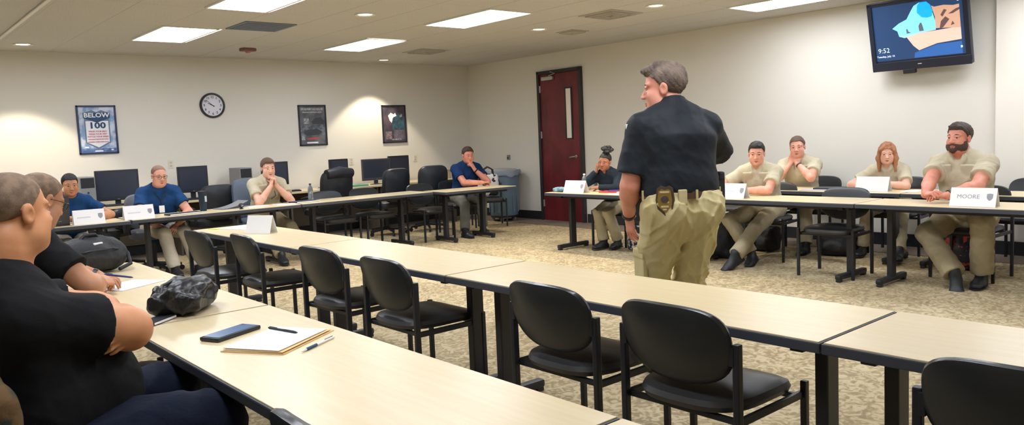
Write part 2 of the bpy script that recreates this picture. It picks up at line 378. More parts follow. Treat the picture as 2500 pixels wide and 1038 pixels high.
h = MB(); h.tube([(.36, -.034, 1.10), (.36, -.05, 1.10)], .028, 18); h.tube([(.36, -.04, 1.10), (.36, -.085, 1.10), (.345, -.09, 1.10), (.25, -.09, 1.088)], [.012, .012, .011, .009], 10); h.build('lever_handle', m_steel, D, smooth=True)
k = MB(); k.box((-.24, -.062, 2.43), (.27, .05, .06), ch=.006); k.build('door_closer', m_steel, D)
k = MB(); k.tube([(-.2, -.07, 2.47), (-.02, -.1, 2.50), (-.16, -.075, 2.535)], .008, 8); k.build('closer_arm', m_steel, D)
for z in (.3, 1.48, 2.26): k = MB().tube([(-leafw/2-.006, -.04, z-.06), (-leafw/2-.006, -.04, z+.06)], .011, 10); k.box((-leafw/2-.006, -.034, z), (.05, .006, .11)); k.build('hinge', m_steel, D)

# wall fittings
def outlet(x, z, l, wall='L', y=0, rz=0):
    t = thing('outlet_plate', l, 'outlet', (x, y, z), rz); m = mat('outlet_ivory', (222, 214, 196), .4)
    MB().box((0, -.004, 0), (.075, .008, .12), ch=.003).build('cover_plate', m, t)
    for s in (-1, 1): MB().box((0, -.009, s*.024), (.034, .004, .03), ch=.003).build('socket', mat('outlet_ivory_dark', (196, 188, 170), .4), t)  # sockets in a darker ivory than their plate
outlet(-5.59, 1.28, 'ivory wall plate above the gap between two left monitors'); outlet(-2.61, 1.17, 'ivory wall plate between the two right-hand monitors'); outlet(-1.30, 1.16, 'ivory wall plate right of the farthest monitor')
t = thing('cable_box', 'small grey box on the wall above the bin', 'switch', (0, -1.13, 1.1), R(-90)); MB().box((0, -.015, 0), (.07, .03, .09), ch=.006).build('box_body', m_pcgray, t); MB().box((0, -.034, -.01), (.03, .01, .03), ch=.003).build('box_knob', m_black, t)

# clock 9:52
t = thing('wall_clock', 'round black-rimmed clock with a white face on the cream wall', 'clock', (-4.92, 0, 2.135), 0)
MB().lathe([(.158, .0), (.16, .028), (.166, .038), (.182, .036), (.19, .02), (.19, 0)], n=48).build('clock_rim', m_black, t, rot=(R(90), 0, 0), smooth=True)
MB().lathe([(0, .0), (.165, 0), (.165, .015), (0, .016)], n=40).build('clock_face', mat('clock_white', (226, 226, 236), .5), t, rot=(R(90), 0, 0))
for n in range(1, 13): a = R(90-30*n); text('numeral', str(n), .05, m_darkink, t, (.125*math.cos(a), -.0175, .125*math.sin(a)), bold=.001)
def hand(n, deg, l, wd): a = R(90-deg); c, s = math.cos(a), math.sin(a); pts = [(-.03*c-wd*s, -.03*s+wd*c), (-.03*c+wd*s, -.03*s-wd*c), (l*c+wd*.5*s, l*s-wd*.5*c), (l*c-wd*.5*s, l*s+wd*.5*c)]; MB().plate(pts, -.0225, -.020).build(n, m_black, t)
hand('minute_hand', 312, .115, .004); hand('hour_hand', 296, .08, .006)

# posters
def poster(x, z, label, w_=.5, h_=.67, fcol=(36, 40, 50)):
    t = thing('framed_poster', label, 'poster', (x, 0, z), 0); m = mat('poster_frame_%d' % fcol[2], fcol, .4); b = MB()
    for s in (-1, 1): b.box((s*(w_/2-.012), -.012, 0), (.024, .024, h_), ch=.003); b.box((0, -.012, s*(h_/2-.012)), (w_, .024, .024), ch=.003)
    b.build('poster_frame', m, t); return t
def flat(name, pts, lay, m, t): return MB().plate(pts, -.010-.0007*lay, -.0095-.0007*lay).build(name, m, t)
def rect(x, z, w_, h_): return [(x-w_/2, z-h_/2), (x+w_/2, z-h_/2), (x+w_/2, z+h_/2), (x-w_/2, z+h_/2)]
p1 = poster(-6.53, 1.81, 'framed blue and white poster with a big 100 on a pennant', fcol=(30, 46, 84))
flat('poster_sheet', rect(0, 0, .46, .63), 0, mat('poster_sky', (126, 156, 196), .5, c2=(206, 214, 228), scale=9, contrast=(.42, .6)), p1)
flat('pennant_shadow', [(-.16, .23), (-.06, .27), (.0, .24), (.06, .27), (.16, .23), (.16, -.18), (0, -.27), (-.16, -.18)], 1, mat('poster_steel', (104, 122, 150), .5), p1)
flat('pennant', [(-.143, .12), (.143, .12), (.143, -.17), (0, -.245), (-.143, -.17)], 2, mat('poster_white', (234, 236, 242), .5), p1)
flat('banner', [(-.17, .235), (.17, .235), (.17, .16), (.14, .15), (0, .095), (-.14, .15), (-.17, .16)], 3, m_navyink, p1)
text('headline', 'BELOW', .085, mat('poster_white', (0,0,0)), p1, (0, -.0135, .197), bold=.002, sx=1.12); text('number', '100', .115, m_navyink, p1, (0, -.0135, .055), bold=.004, sx=1.25)
mred = mat('poster_red', (214, 96, 100), .6)
for k, s in enumerate(('WEAR YOUR BELT', 'WEAR YOUR VEST', 'WATCH YOUR SPEED', "WIN-WHAT'S IMPORTANT NOW?", 'REMEMBER: COMPLACENCY KILLS!')): text('tenet_line', s, .028 if k < 3 else .0168, mred, p1, (0, -.0135, -.025-.036*k), bold=.0008)
for x, z, w_ in ((0, -.295, .1), (-.15, -.24, .05), (.17, -.28, .03)): flat('small_print', rect(x, z, w_, .02), 2, mat('poster_white', (0,0,0)), p1)
flat('photo_strip', rect(0, -.285, .44, .05), 1, mat('poster_steelblue', (70, 96, 150), .5, c2=(110, 140, 180), scale=20), p1)
p2 = poster(-3.29, 1.80, 'framed grey photo poster left of the other dark poster')
flat('poster_sheet', rect(0, 0, .46, .63), 0, mat('poster_grey', (104, 106, 110), .5, c2=(76, 80, 88), scale=7), p2)
flat('headline_band', rect(0, .265, .40, .035), 1, mat('poster_pale', (176, 180, 182), .5, c2=(120, 124, 128), scale=60), p2); flat('subline_band', rect(0, .215, .34, .02), 1, mat('poster_pale', (0,0,0)), p2)
flat('photo_car', [(-.02, .06), (.05, .12), (.16, .13), (.21, .07), (.2, .02), (.0, .02)], 1, mat('poster_dark', (62, 66, 74), .5), p2); flat('photo_panel', rect(-.11, .07, .09, .09), 1, mat('poster_pale', (0,0,0)), p2)
flat('photo_road', rect(0, -.08, .44, .17), 1, mat('poster_road', (120, 124, 132), .5, c2=(70, 76, 86), scale=14), p2); flat('photo_wreck', [(-.18, -.12), (-.1, -.07), (.08, -.06), (.17, -.11), (.1, -.16), (-.12, -.17)], 2, mat('poster_dark', (0,0,0)), p2)
flat('red_script', [(-.12, -.21), (.1, -.19), (.06, -.235), (-.1, -.24)], 2, mat('poster_scriptred', (168, 84, 84), .5), p2); flat('paper_corner', rect(-.18, -.2, .06, .08), 1, mat('poster_pale', (0,0,0)), p2); flat('footer', rect(-.02, -.285, .2, .025), 2, mat('poster_white', (0,0,0)), p2)
p3 = poster(-1.71, 1.79, 'framed dark purple poster with pale figures, nearest the corner')
flat('poster_sheet', rect(0, 0, .46, .63), 0, mat('poster_plum', (92, 78, 88), .5, c2=(62, 58, 72), scale=6), p3)
flat('pale_figure', [(-.12, .15), (-.06, .2), (.0, .17), (.03, .2), (.06, .14), (-.01, .12), (-.05, .02), (-.09, .06)], 1, mat('poster_white', (0,0,0)), p3); flat('dark_figure', [(-.03, .1), (.03, .13), (.1, .18), (.2, .16), (.21, -.1), (-.04, -.1)], 1, mat('poster_night', (38, 46, 62), .5, c2=(56, 92, 104), scale=8), p3)
flat('second_pale_figure', [(.12, .15), (.17, .18), (.18, .13), (.13, .12)], 2, mat('poster_pale', (0,0,0)), p3); flat('print_panel', rect(-.12, -.2, .12, .14), 1, mat('poster_mauve', (150, 128, 136), .5, c2=(96, 84, 94), scale=40), p3); flat('print_panel', rect(.09, -.19, .2, .16), 1, mat('poster_mauve2', (116, 106, 120), .5, c2=(84, 78, 90), scale=50), p3); flat('footer', rect(.04, -.275, .2, .02), 2, mat('poster_pale', (0,0,0)), p3)

# wall screen
TVW, TVH = 1.03, .77
tv = thing('wall_screen', 'large black screen tilted forward, high on the wall right of the standing man', 'television', (-.27, -8.345, 2.40), R(-90), rx=R(13))
m_tv = mat('tv_gloss_black', (26, 34, 52), .25); b = MB(); b.box((0, .03, 0), (TVW, .07, TVH), ch=.012); b.build('tv_housing', m_tv, tv)
b = MB()
for s in (-1, 1): b.box((s*(TVW/2-.025), -.012, .02), (.05, .02, TVH-.04), ch=.005)
b.box((0, -.012, TVH/2-.02), (TVW, .02, .04), ch=.005); b.box((0, -.012, -TVH/2+.05), (TVW, .024, .10), ch=.006); b.build('bezel', m_tv, tv)
b = MB().box((-.12, .0, -TVH/2-.02), (.13, .05, .05), ch=.006); b.build('sensor_box', m_black, tv)
def glow(n, c, e): return mat(n, c, .3, emit=e)
def scr(name, pts, lay, m): return MB().plate([(a*.936, b*1.11-.004) for a, b in pts], -.006-.0006*lay, -.0055-.0006*lay).build(name, m, tv)
scr('screen_backdrop', [(-.5, -.24), (.5, -.24), (.5, .31), (-.5, .31)], 0, glow('screen_navy', (30, 58, 96), .75))
scr('screen_sky', [(-.28, .075), (-.2, .12), (-.11, .15), (-.06, .22), (-.02, .27), (.04, .295), (.12, .29), (.16, .25), (.2, .1), (.2, .03), (-.1, -.03), (-.21, -.01), (-.225, .045)], 1, glow('screen_cyan', (120, 206, 246), .95))
scr('screen_deep_sky', [(.02, .27), (.05, .295), (.12, .295), (.16, .26), (.18, .2), (.17, .15), (.12, .14), (.06, .15), (.01, .2)], 2, glow('screen_azure', (8, 160, 250), .95))
scr('screen_sand', [(-.13, -.02), (0, .0), (.22, .01), (.46, .02), (.46, -.1), (.2, -.115), (.0, -.165), (-.06, -.115)], 2, glow('screen_sand', (222, 176, 160), .9))
scr('screen_sea', [(-.21, -.01), (.2, .03), (.2, .015), (-.02, -.005), (-.15, -.03)], 3, glow('screen_sea', (150, 190, 206), .9))
scr('screen_rock_wall', [(.2, .03), (.2, .14), (.17, .25), (.2, .235), (.3, .24), (.4, .225), (.46, .23), (.46, .01)], 3, glow('screen_rock', (192, 152, 128), .85))
for q in ([(.24, .02), (.28, .03), (.35, .1), (.31, .13), (.26, .09)], [(.26, .15), (.3, .2), (.33, .19), (.28, .13)], [(.34, .15), (.42, .19), (.46, .2), (.46, .18), (.39, .15)], [(.36, .04), (.4, .05), (.38, .08)]): scr('screen_rock_shadow', q, 4, glow('screen_rockdark', (96, 72, 74), .7))
for q in ([(-.12, .01), (-.125, .05), (-.11, .06), (-.1, .03), (-.07, .015)], [(.02, .02), (.015, .07), (.035, .1), (.05, .1), (.065, .05), (.07, .02)]): scr('screen_sea_stack', q, 4, glow('screen_stack', (92, 96, 110), .7))
scr('screen_lower_glow', [(-.06, -.235), (.46, -.235), (.46, -.12), (.2, -.125), (-.05, -.185)], 1, glow('screen_blue', (44, 92, 158), .75))
mt = glow('screen_text', (214, 232, 250), .9); text('screen_clock', '9:52', .075, mt, tv, (-.375, -.0075, -.155), bold=-.0005); text('screen_date', 'Tuesday, July 16', .03, mt, tv, (-.36, -.0075, -.22))
for p in ((.45, .27), (.455, -.17)): scr('screen_icon', rect(p[0], p[1], .018, .02), 2, mt)
MB().box((.0, -.0255, -TVH/2+.055), (.04, .002, .007)).build('bezel_mark', m_white, tv)
b = MB(); b.box((0, .16, .05), (.12, .2, .12), ch=.01); b.box((0, .25, .02), (.4, .03, .3)); b.build('wall_mount', m_black, tv)

# ------------------------------------------------------------------ tables
def table(x0, x1, y0, y1, along, label, legs, rz=0, group=None, foot=True):
    """rectangular training table; along = 'x' or 'y' is the long side; legs are positions along it"""
    cx, cy = (x0+x1)/2, (y0+y1)/2; t = thing('training_table', label, 'table', (cx, cy, 0), rz, group)
    w_, d_ = x1-x0-.006, y1-y0-.006
    MB().box((0, 0, .7285), (w_-.012, d_-.012, .015), ch=.002).build('tabletop', m_lam if along == 'y' else m_lam2, t)
    MB().box((0, 0, .714), (w_, d_, .036), ch=.005).build('edge_band', m_edge, t)
    b = MB()
    if along == 'y':
        for s in (-1, 1): b.box((s*(w_/2-.13), 0, .680), (.03, d_-.2, .032))
    else:
        for s in (-1, 1): b.box((0, s*(d_/2-.13), .680), (w_-.2, .03, .032))
    b.build('frame_rail', m_black, t)
    for p in legs:
        b = MB(); q = (p-cy) if along == 'y' else (p-cx); wd = (w_ if along == 'y' else d_)
        def P(a, c, z): return (a, q+c, z) if along == 'y' else (q+c, a, z)
        def Dm(a, c, z): return (a, c, z) if along == 'y' else (c, a, z)
        b.box(P(0, 0, .35), Dm(.085, .05, .62), ch=.006); b.box(P(0, 0, .680), Dm(wd-.16, .05, .032), ch=.004); b.box(P(0, 0, .045), Dm(wd-.06, .06, .05), ch=.018)
        for s in (-1, 1): b.box(P(s*(wd/2-.06), 0, .012), Dm(.05, .045, .022), ch=.006)
        b.build('leg', m_black, t)
    return t
MX0, MX1 = -6.905, -6.305
mid = [(-6.70, -4.66, 'maple table in the middle row with the blank tent card on it'), (-8.575, -6.70, 'middle-row maple table, second from the far end'), (-10.67, -8.575, 'middle-row maple table in front of the standing man'), (-12.7, -10.67, 'middle-row maple table at the right edge of the photo')]
for y0, y1, l in mid: table(MX0, MX1, y0, y1, 'y', l, (y0+.13, y1-.12), group='middle row of tables')
FX0, FX1 = -8.455, -7.85
for y0, y1, l in ((-8.52, -6.36, 'near-row maple table carrying the large black backpack'), (-10.64, -8.52, 'near-row maple table carrying the phone and manila folder'), (-12.7, -10.64, 'near-row maple table, only its corner shows at the bottom edge')): table(FX0, FX1, y0, y1, 'y', l, (y0+.13, y1-.12), group='near row of tables')
RX0, RX1 = -2.48, -1.88
for y0, y1, l in ((-6.66, -4.66, 'maple table beside the red door, water bottle on it'), (-8.68, -6.66, 'maple table of the young man right of the standing man'), (-10.7, -8.68, 'maple table of the bearded man')): table(RX0, RX1, y0, y1, 'y', l, (y0+.17, y1-.2), group='tables along the right')
SX0, SX1 = -1.34, -.74
for y0, y1, l in ((-8.6, -6.6, 'rear table by the wall where two people in khaki sit'), (-10.6, -8.6, 'rear table by the wall, behind the bearded man')): table(SX0, SX1, y0, y1, 'y', l, (y0+.17, y1-.2), group='rear tables by the right wall')
for x0, x1, y0, y1, l, lg, rz in ((-8.95, -6.95, -2.9, -2.3, 'far table with the open laptop at its left', (-8.7, -7.2), 0), (-6.93, -4.95, -2.86, -2.26, 'far table with the dark blue tumbler', (-6.7, -5.2), 0), (-4.93, -2.92, -2.84, -2.24, 'far table with the clear water bottle and dark notebook', (-4.65, -3.29), 0), (-2.9, -1.62, -3.15, -2.55, 'short far table at the bin end, man in blue polo behind it', (-2.72, -2.06), R(-3))): table(x0, x1, y0, y1, 'x', l, lg, rz, group='far row of tables')

# ------------------------------------------------------------------ chairs
def make_chair(label, seatmat=None):
    t = thing('stacking_chair', label, 'chair', (0, 0, 0), 0, 'black vinyl stacking chairs'); sm = seatmat or m_vinyl
    out = [(-a, b) for a, b in superell(.243, .245, .255, 5, 2.9)]; v, f = cushion([(b, a) for a, b in out], .056, .012, .034)
    v = [(x-.005, y, z+.450-(.9*max(0, x-.12)**2)-.25*max(0, .1-abs(y))*0) for x, y, z in v]
    MB().add(v, f).build('seat', seatmat or m_seat_sheen, t, smooth=True)
    v, f = cushion(superell(.245, .16, .165, 3.6, 2.3, 48), .045, .014, .022); q = []
    ca, sa = math.cos(R(15)), math.sin(R(15))
    for a, b, c in v:
        x = c*-1+.55*a*a*1.0; z = b                                     # pad faces +x, sides wrap forward
        q.append((-.262+x*ca-z*sa, a, .672+z*ca+x*sa*0))
    MB().add([(x, y, z) for x, y, z in q], f).build('backrest', sm, t, smooth=True)
    for s in (-1, 1):
        MB().box((-.225, s*.258, .35), (.03, .026, .70), ch=.005).build('leg', m_black, t)
        MB().box((.222, s*.262, .233), (.026, .026, .466), ch=.005).build('leg', m_black, t)
        b = MB(); b.box((-.005, s*.254, .412), (.44, .018, .03), ch=.004); b.build('side_rail', m_black, t)
        MB().box((-.232, s*.243, .655), (.022, .02, .07), ch=.004).build('back_bracket', m_black, t)
    for x_, w_ in ((-.2, .5), (.19, .48)): MB().box((x_, 0, .408), (.022, w_, .022), ch=.004).build('cross_rail', m_black, t)
    return t
proto = None
def chair(x, y, rz, label):
    global proto
    if proto is None: proto = make_chair(label); proto.location = (x, y, 0); proto.rotation_euler = (0, 0, R(rz)); return proto
    return copy_tree(proto, (x, y, 0), R(rz), label)
for y, a, x, l in ((-5.55, 2, -6.90, 'farthest black chair of the middle row'), (-6.24, -2, -6.79, 'black chair in the middle row, second from the far end'), (-7.42, 3, -6.79, 'black chair in the middle row, third from the far end'), (-8.20, 0, -6.79, 'black chair in the middle row left of the paired table legs'),
                   (-9.49, 0, -6.765, 'black chair just right of the paired middle table legs'), (-10.15, 0, -6.755, 'black chair at the bottom centre, whole backrest and seat showing'), (-11.28, 2, -6.80, 'black chair at the bottom right corner, mostly cut off')): chair(x, y, a, l)
chair(-2.07, -8.30, 183, 'empty black chair between the young man and the bearded man')
chair(-.56, -6.25, 178, 'empty black chair by the wall left of the young man in front')
chair(-.43, -9.46, 182, 'empty black chair by the wall at the right edge')
chair(-4.2, -2.3, 268, 'empty chair behind the water bottle, far row'); chair(-3.57, -2.28, 272, 'empty chair in the middle of the far row'); chair(-2.72, -2.45, 270, 'empty chair left of the man in the blue polo, far row')
chair(-1.09, -1.82, 240, 'chair beside the grey bin holding the spotted tote bag')
chair(-1.55, -7.27, 188, 'chair the young man in front is sitting on'); chair(-1.5, -9.30, 178, 'chair the bearded man is sitting on'); chair(-.43, -7.22, 188, 'chair of the man resting his chin, by the wall'); chair(-.43, -8.22, 185, 'chair of the woman with long reddish hair')
chair(-1.62, -5.16, 185, 'chair of the woman in the dark jacket'); chair(-1.92, -2.12, 262, 'chair of the man in the blue polo'); chair(-8.90, -9.17, 12, 'chair of the large man in the foreground'); chair(-8.92, -7.62, 20, 'chair of the man writing in the foreground'); chair(-7.4, -2.0, 272, 'chair of the man behind the laptop')

def make_office(label, col, wide=.52, top=1.10, arms=True, headroll=False):
    t = thing('office_chair', label, 'office chair', (0, 0, 0), 0, 'office chairs along the computer desks'); lm = mat('office_%d' % col[0], col, .42, bump=.12, bscale=30)
    v, f = cushion([(b, a) for a, b in superell(wide/2, .25, .25, 4, 4)], .11, .02, .04); MB().add([(x, y, z+.48) for x, y, z in v], f).build('seat', lm, t, smooth=True)
    hh = (top-.52)/2; v, f = cushion(superell(wide/2, hh, hh, 4.5, 3.2, 48), .12, .03, .05); MB().add([(-.27-.18*(b+hh)*.6-c+.3*a*a, a, .52+hh+b) for a, b, c in v], f).build('backrest', lm, t, smooth=True)
    if headroll: MB().tube([(-.36, -wide*.40, top-.06), (-.37, 0, top-.04), (-.36, wide*.40, top-.06)], [.07, .085, .07], 14).build('headrest', lm, t, smooth=True)
    if arms:
        for s in (-1, 1): MB().tube([(-.16, s*(wide/2+.02), .50), (-.18, s*(wide/2+.035), .68), (.0, s*(wide/2+.035), .71), (.14, s*(wide/2+.03), .69), (.12, s*(wide/2+.01), .50)], .02, 8).build('armrest', m_black, t, smooth=True)
    MB().tube([(0, 0, .08), (0, 0, .44)], .028, 12).build('gas_column', m_black, t); b = MB()
    for k in range(5): a = k*6.28318/5+.3; b.tube([(0, 0, .115), (.3*math.cos(a), .3*math.sin(a), .075)], [.028, .018], 8)
    bo = b.build('star_base', m_black, t)
    for k in range(5): a = k*6.28318/5+.3; MB().tube([(.3*math.cos(a)-.012*math.sin(a), .3*math.sin(a)+.012*math.cos(a), .032), (.3*math.cos(a)+.012*math.sin(a), .3*math.sin(a)-.012*math.cos(a), .032)], .031, 12).build('caster', m_black, bo)
    return t
for x, y, rz, l, c, w_, tp, ar, hr in ((-3.84, -1.35, 100, 'high-backed black leather office chair with a thick rolled top', (34, 37, 44), .56, 1.10, True, True), (-2.75, -1.28, 95, 'black office chair in front of the wide dark monitor', (33, 38, 46), .50, 1.06, False, False),
    (-2.02, -1.35, 80, 'black office chair right of the middle, left of the blue polo man', (36, 42, 50), .52, 1.07, False, False), (-5.5, -1.22, 95, 'low wide black office chair behind the tumbler', (30, 34, 42), .52, 1.0, True, False),
    (-5.12, -1.92, 262, 'grey-blue office chair of the man with clasped hands', (92, 104, 120), .52, 1.06, True, False), (-6.70, -1.25, 110, 'dark office chair between the two men in blue shirts', (36, 40, 50), .46, .80, True, False), (-6.47, -1.95, 262, 'office chair of the shaven-headed man with glasses', (88, 92, 104), .52, .96, True, False)):
    o = make_office(l, c, w_, tp, ar, hr); o.location = (x, y, 0); o.rotation_euler = (0, 0, R(rz))

# ------------------------------------------------------------------ computer desks along the left wall
for k, (x0, x1) in enumerate(((-8.9, -7.3), (-7.29, -5.7), (-5.69, -4.1), (-4.09, -2.5), (-2.49, -.9))):
    t = thing('computer_desk', ('computer desk at the far left under the 100 poster', 'computer desk behind the two men in blue shirts', 'computer desk behind the man with clasped hands', 'computer desk with the green folder on it', 'computer desk nearest the corner and bin')[k], 'desk', ((x0+x1)/2, -.40, 0), 0, 'computer desks along the wall')
    w_ = x1-x0; MB().box((0, 0, .755), (w_, .72, .03), ch=.004).build('desktop', m_lam2, t); MB().box((0, .3, .45), (w_-.06, .018, .55)).build('modesty_panel', m_deskedge, t)
    for s in (-1, 1): MB().box((s*(w_/2-.03), .02, .37), (.03, .6, .74), ch=.003).build('side_panel', m_deskedge, t)
def monitor(x, y, z0, w_, h_, rz, label, c=(30, 33, 40)):
    t = thing('monitor', label, 'monitor', (x, y, .77), R(rz), 'monitors on the computer desks'); m = mat('monitor_case_%d' % c[0], c, .4); zc = z0-.77+h_/2
    b = MB(); b.box((0, 0, zc), (w_, .045, h_), ch=.008); b.box((0, .035, zc), (w_*.6, .05, h_*.6), ch=.02); b.build('monitor_case', m, t)
    MB().box((0, -.0225, zc+.012), (w_-.045, .003, h_-.07)).build('screen', m_screen, t); MB().box((0, -.024, zc-h_/2+.018), (.03, .003, .008)).build('power_mark', m_pcgray, t)
    b = MB(); b.box((0, .03, (z0-.77)/2+.02), (.07, .03, z0-.77+.036), ch=.006); b.build('stand_neck', m, t); b = MB(); b.lathe([(.0, 0), (.12, 0), (.12, .008), (.03, .02), (0, .02)], n=24, sy=.75); b.build('stand_base', m, t)
monitor(-7.62, -.45, .87, .52, .36, 5, 'monitor at the left edge behind the foreground heads'); monitor(-6.46, -.5, .84, .54, .41, -2, 'large monitor between the two men in blue shirts')
monitor(-5.46, -.5, .87, .42, .375, -2, 'monitor right of the shaven-headed man'); monitor(-4.20, -.45, .88, .44, .36, 4, 'monitor behind the head of the man with clasped hands')
monitor(-3.13, -.5, .86, .36, .37, 8, 'tall dark monitor under the grey poster'); monitor(-2.43, -.5, .84, .52, .36, -6, 'wide charcoal monitor under the gap between the dark posters', (58, 60, 68)); monitor(-1.93, -.42, .86, .42, .37, 2, 'black monitor under the purple poster')
for x, l in ((-6.84, 'grey computer tower behind the man at the laptop'), (-4.71, 'grey computer tower left of the man with clasped hands')):
    t = thing('computer_tower', l, 'computer', (x, -.38, .77), 0, 'computer towers'); MB().box((0, 0, .205), (.19, .42, .41), ch=.01).build('tower_case', m_pcgray, t); MB().box((0, -.212, .33), (.16, .01, .13), ch=.004).build('drive_panel', m_black, t); MB().tube([(0, -.212, .2), (0, -.218, .2)], .012, 12).build('power_button', m_black, t)
for x, y, l in ((-6.5, -.62, 'black keyboard below the large left monitor'), (-5.42, -.64, 'black keyboard below the second large monitor'), (-4.1, -.62, 'black keyboard beside the khaki man')):
    t = thing('keyboard', l, 'keyboard', (x, y, .77), 0, 'keyboards'); MB().box((0, 0, .01), (.42, .14, .02), ch=.005).build('keyboard_body', m_plastic, t)
    b = MB()
    for r_ in range(4): [b.box((-.18+.03*c_, -.045+.03*r_, .023), (.024, .024, .008)) for c_ in range(13)]
    tag(b.build('key_field', m_plastic, t), kind='stuff')
for x, y, rz, l in ((-6.95, -.66, 10, 'black desk phone left of the large monitor'), ): 
    t = thing('desk_phone', l, 'telephone', (x, y, .77), R(rz)); MB().box((0, 0, .025), (.17, .2, .05), ch=.01).build('phone_base', m_plastic, t); MB().tube([(-.06, -.08, .07), (-.06, 0, .06), (-.06, .08, .07)], [.026, .016, .026], 10).build('handset', m_plastic, t, smooth=True)
t = thing('paper_folder', 'green folder lying on the desk under the tall monitor', 'folder', (-2.86, -.6, .77), R(8)); MB().box((0, 0, .012), (.3, .22, .024), ch=.004).build('folder_cover', mat('green_card', (70, 150, 130), .6), t)
t = thing('paper_stack', 'messy pile of red and white papers left of the green folder', 'papers', (-3.45, -.60, .77), R(-12))
for k in range(4): MB().box((.01*k, -.008*k, .006+.011*k), (.2, .15, .010), rz=.2*k).build('paper', [m_paper, mat('red_paper', (160, 92, 86), .7)][k == 2], t)
t = thing('storage_box', 'beige box on the desk end behind the blue polo man', 'box', (-1.03, -.36, .77), R(0)); MB().box((0, 0, .075), (.3, .3, .15), ch=.006).build('box_body', mat('box_beige', (192, 178, 152), .7), t); MB().box((0, 0, .155), (.33, .33, .03), ch=.006).build('box_lid', mat('box_lid_beige', (178, 166, 142), .7), t)
t = thing('storage_box', 'pale cardboard box on the floor under the far left table', 'box', (-7.14, -1.45, 0), R(6)); MB().box((0, 0, .2), (.36, .3, .4), ch=.006).build('box_body', mat('box_pale', (214, 206, 190), .7), t); MB().box((0, 0, .41), (.38, .32, .03), ch=.004).build('box_lid', mat('box_lid_pale', (204, 196, 178), .7), t)

# bin
t = thing('rubbish_bin', 'round grey-blue wheeled bin in the corner by the door', 'bin', (-.415, -1.42, 0), 0)
MB().lathe([(.0, .1), (.235, .1), (.245, .12), (.285, .78), (.285, .80), (.305, .80), (.31, .86), (.30, .875), (.27, .87), (.26, .8), (.22, .2), (0, .18)], n=40).build('bin_body', m_bin, t, smooth=True)
for k in range(12):
    a = k*6.28318/12; MB().box((.262*math.cos(a), .262*math.sin(a), .46), (.012, .05, .6), rz=a, ch=.004, mtx=None).build('rib', m_bin, t)
for s in (-1, 1): MB().tube([(s*.3, -.06, .80), (s*.36, -.05, .80), (s*.37, 0, .81), (s*.36, .05, .80), (s*.3, .06, .80)], .017, 8).build('bin_handle', m_bin, t, smooth=True)
b = MB(); prof = [(.262, .80), (.27, .88), (.305, .895), (.318, .86), (.312, .80)]
n = 60; vv = []; ff = []
for i, (r_, z) in enumerate(prof): vv += [((r_+.008*math.sin(7*a_)+.005*math.sin(17*a_+i))*math.cos(a_), (r_+.008*math.sin(7*a_))*math.sin(a_), z+(.018*math.sin(5*a_+1)+.012*math.sin(11*a_) if i in (0, 4) else .006*math.sin(9*a_))) for a_ in [6.28318*k/n for k in range(n)]]
for i in range(len(prof)-1): ff += [(i*n+k, i*n+(k+1) % n, (i+1)*n+(k+1) % n, (i+1)*n+k) for k in range(n)]
b.add(vv, ff).build('bin_liner', m_binlid, t, smooth=True)
MB().lathe([(.27, .885), (.24, .91), (.1, .925), (.0, .925)][::-1]+[(.0, .9)], n=30).build('rubbish_heap', mat('bin_bag_pale', (176, 178, 182), .4, bump=.6, bscale=14), t, smooth=True)
b = MB(); b.lathe([(.0, .07), (.24, .07), (.25, .1), (0, .1)], n=30); dly = b.build('dolly', m_base, t)
for k in range(5): a = k*6.28318/5; MB().tube([(.2*math.cos(a)-.012, .2*math.sin(a), .036), (.2*math.cos(a)+.012, .2*math.sin(a), .036)], .036, 14).build('caster', m_pcgray, dly)
# spotted tote on the chair
m_tote = mat('tote_spotted', (232, 230, 228), .7, c2=(34, 34, 38), scale=9, contrast=(.53, .56))
t = thing('tote_bag', 'white tote bag with black spots on the chair by the bin', 'bag', (-1.10, -1.84, .49), R(-30))
F = Field((-.2, -.14, 0), (.2, .14, .42), .01); F.rbox((0, 0, .19), (.17, .09, .18), .06); F.wrinkle(.012, 22, 5); link('bag_body', F.mesh('bag_body', m_tote), t, (0, 0, .008))
for s in (-1, 1): MB().tube([(-.09, s*.05, .35), (-.08, s*.06, .45), (0, s*.06, .5), (.08, s*.06, .45), (.09, s*.05, .35)], .010, 8).build('handle', m_black, t, smooth=True)

# ------------------------------------------------------------------ people
def V3(*a): return np.array(a, float)
def nrm(v): v = np.array(v, float); return v/np.linalg.norm(v)
def rotz(v, a): c, s = math.cos(a), math.sin(a); return V3(v[0]*c-v[1]*s, v[0]*s+v[1]*c, v[2])
def rot_about(v, ax, a): ax = nrm(ax); return v*math.cos(a)+np.cross(ax, v)*math.sin(a)+ax*(ax@v)*(1-math.cos(a))
def ik(a, t, l1, l2, pole):
    d = t-a; L = min(np.linalg.norm(d), (l1+l2)*.998); u = nrm(d); x = (l1*l1-l2*l2+L*L)/(2*L); h = math.sqrt(max(l1*l1-x*x, 0))
    p = np.array(pole, float); p = p-u*(p@u); p = nrm(p); return a+u*x+p*h, a+u*L
def headframe(yw, pt, rl):
    f = V3(math.cos(yw)*math.cos(pt), math.sin(yw)*math.cos(pt), math.sin(pt)); l = V3(-math.sin(yw), math.cos(yw), 0); u = np.cross(f, l)
    l2 = l*math.cos(rl)+u*math.sin(rl); u2 = -l*math.sin(rl)+u*math.cos(rl); return np.stack([f, l2, u2], 1)   # columns: forward, left, up
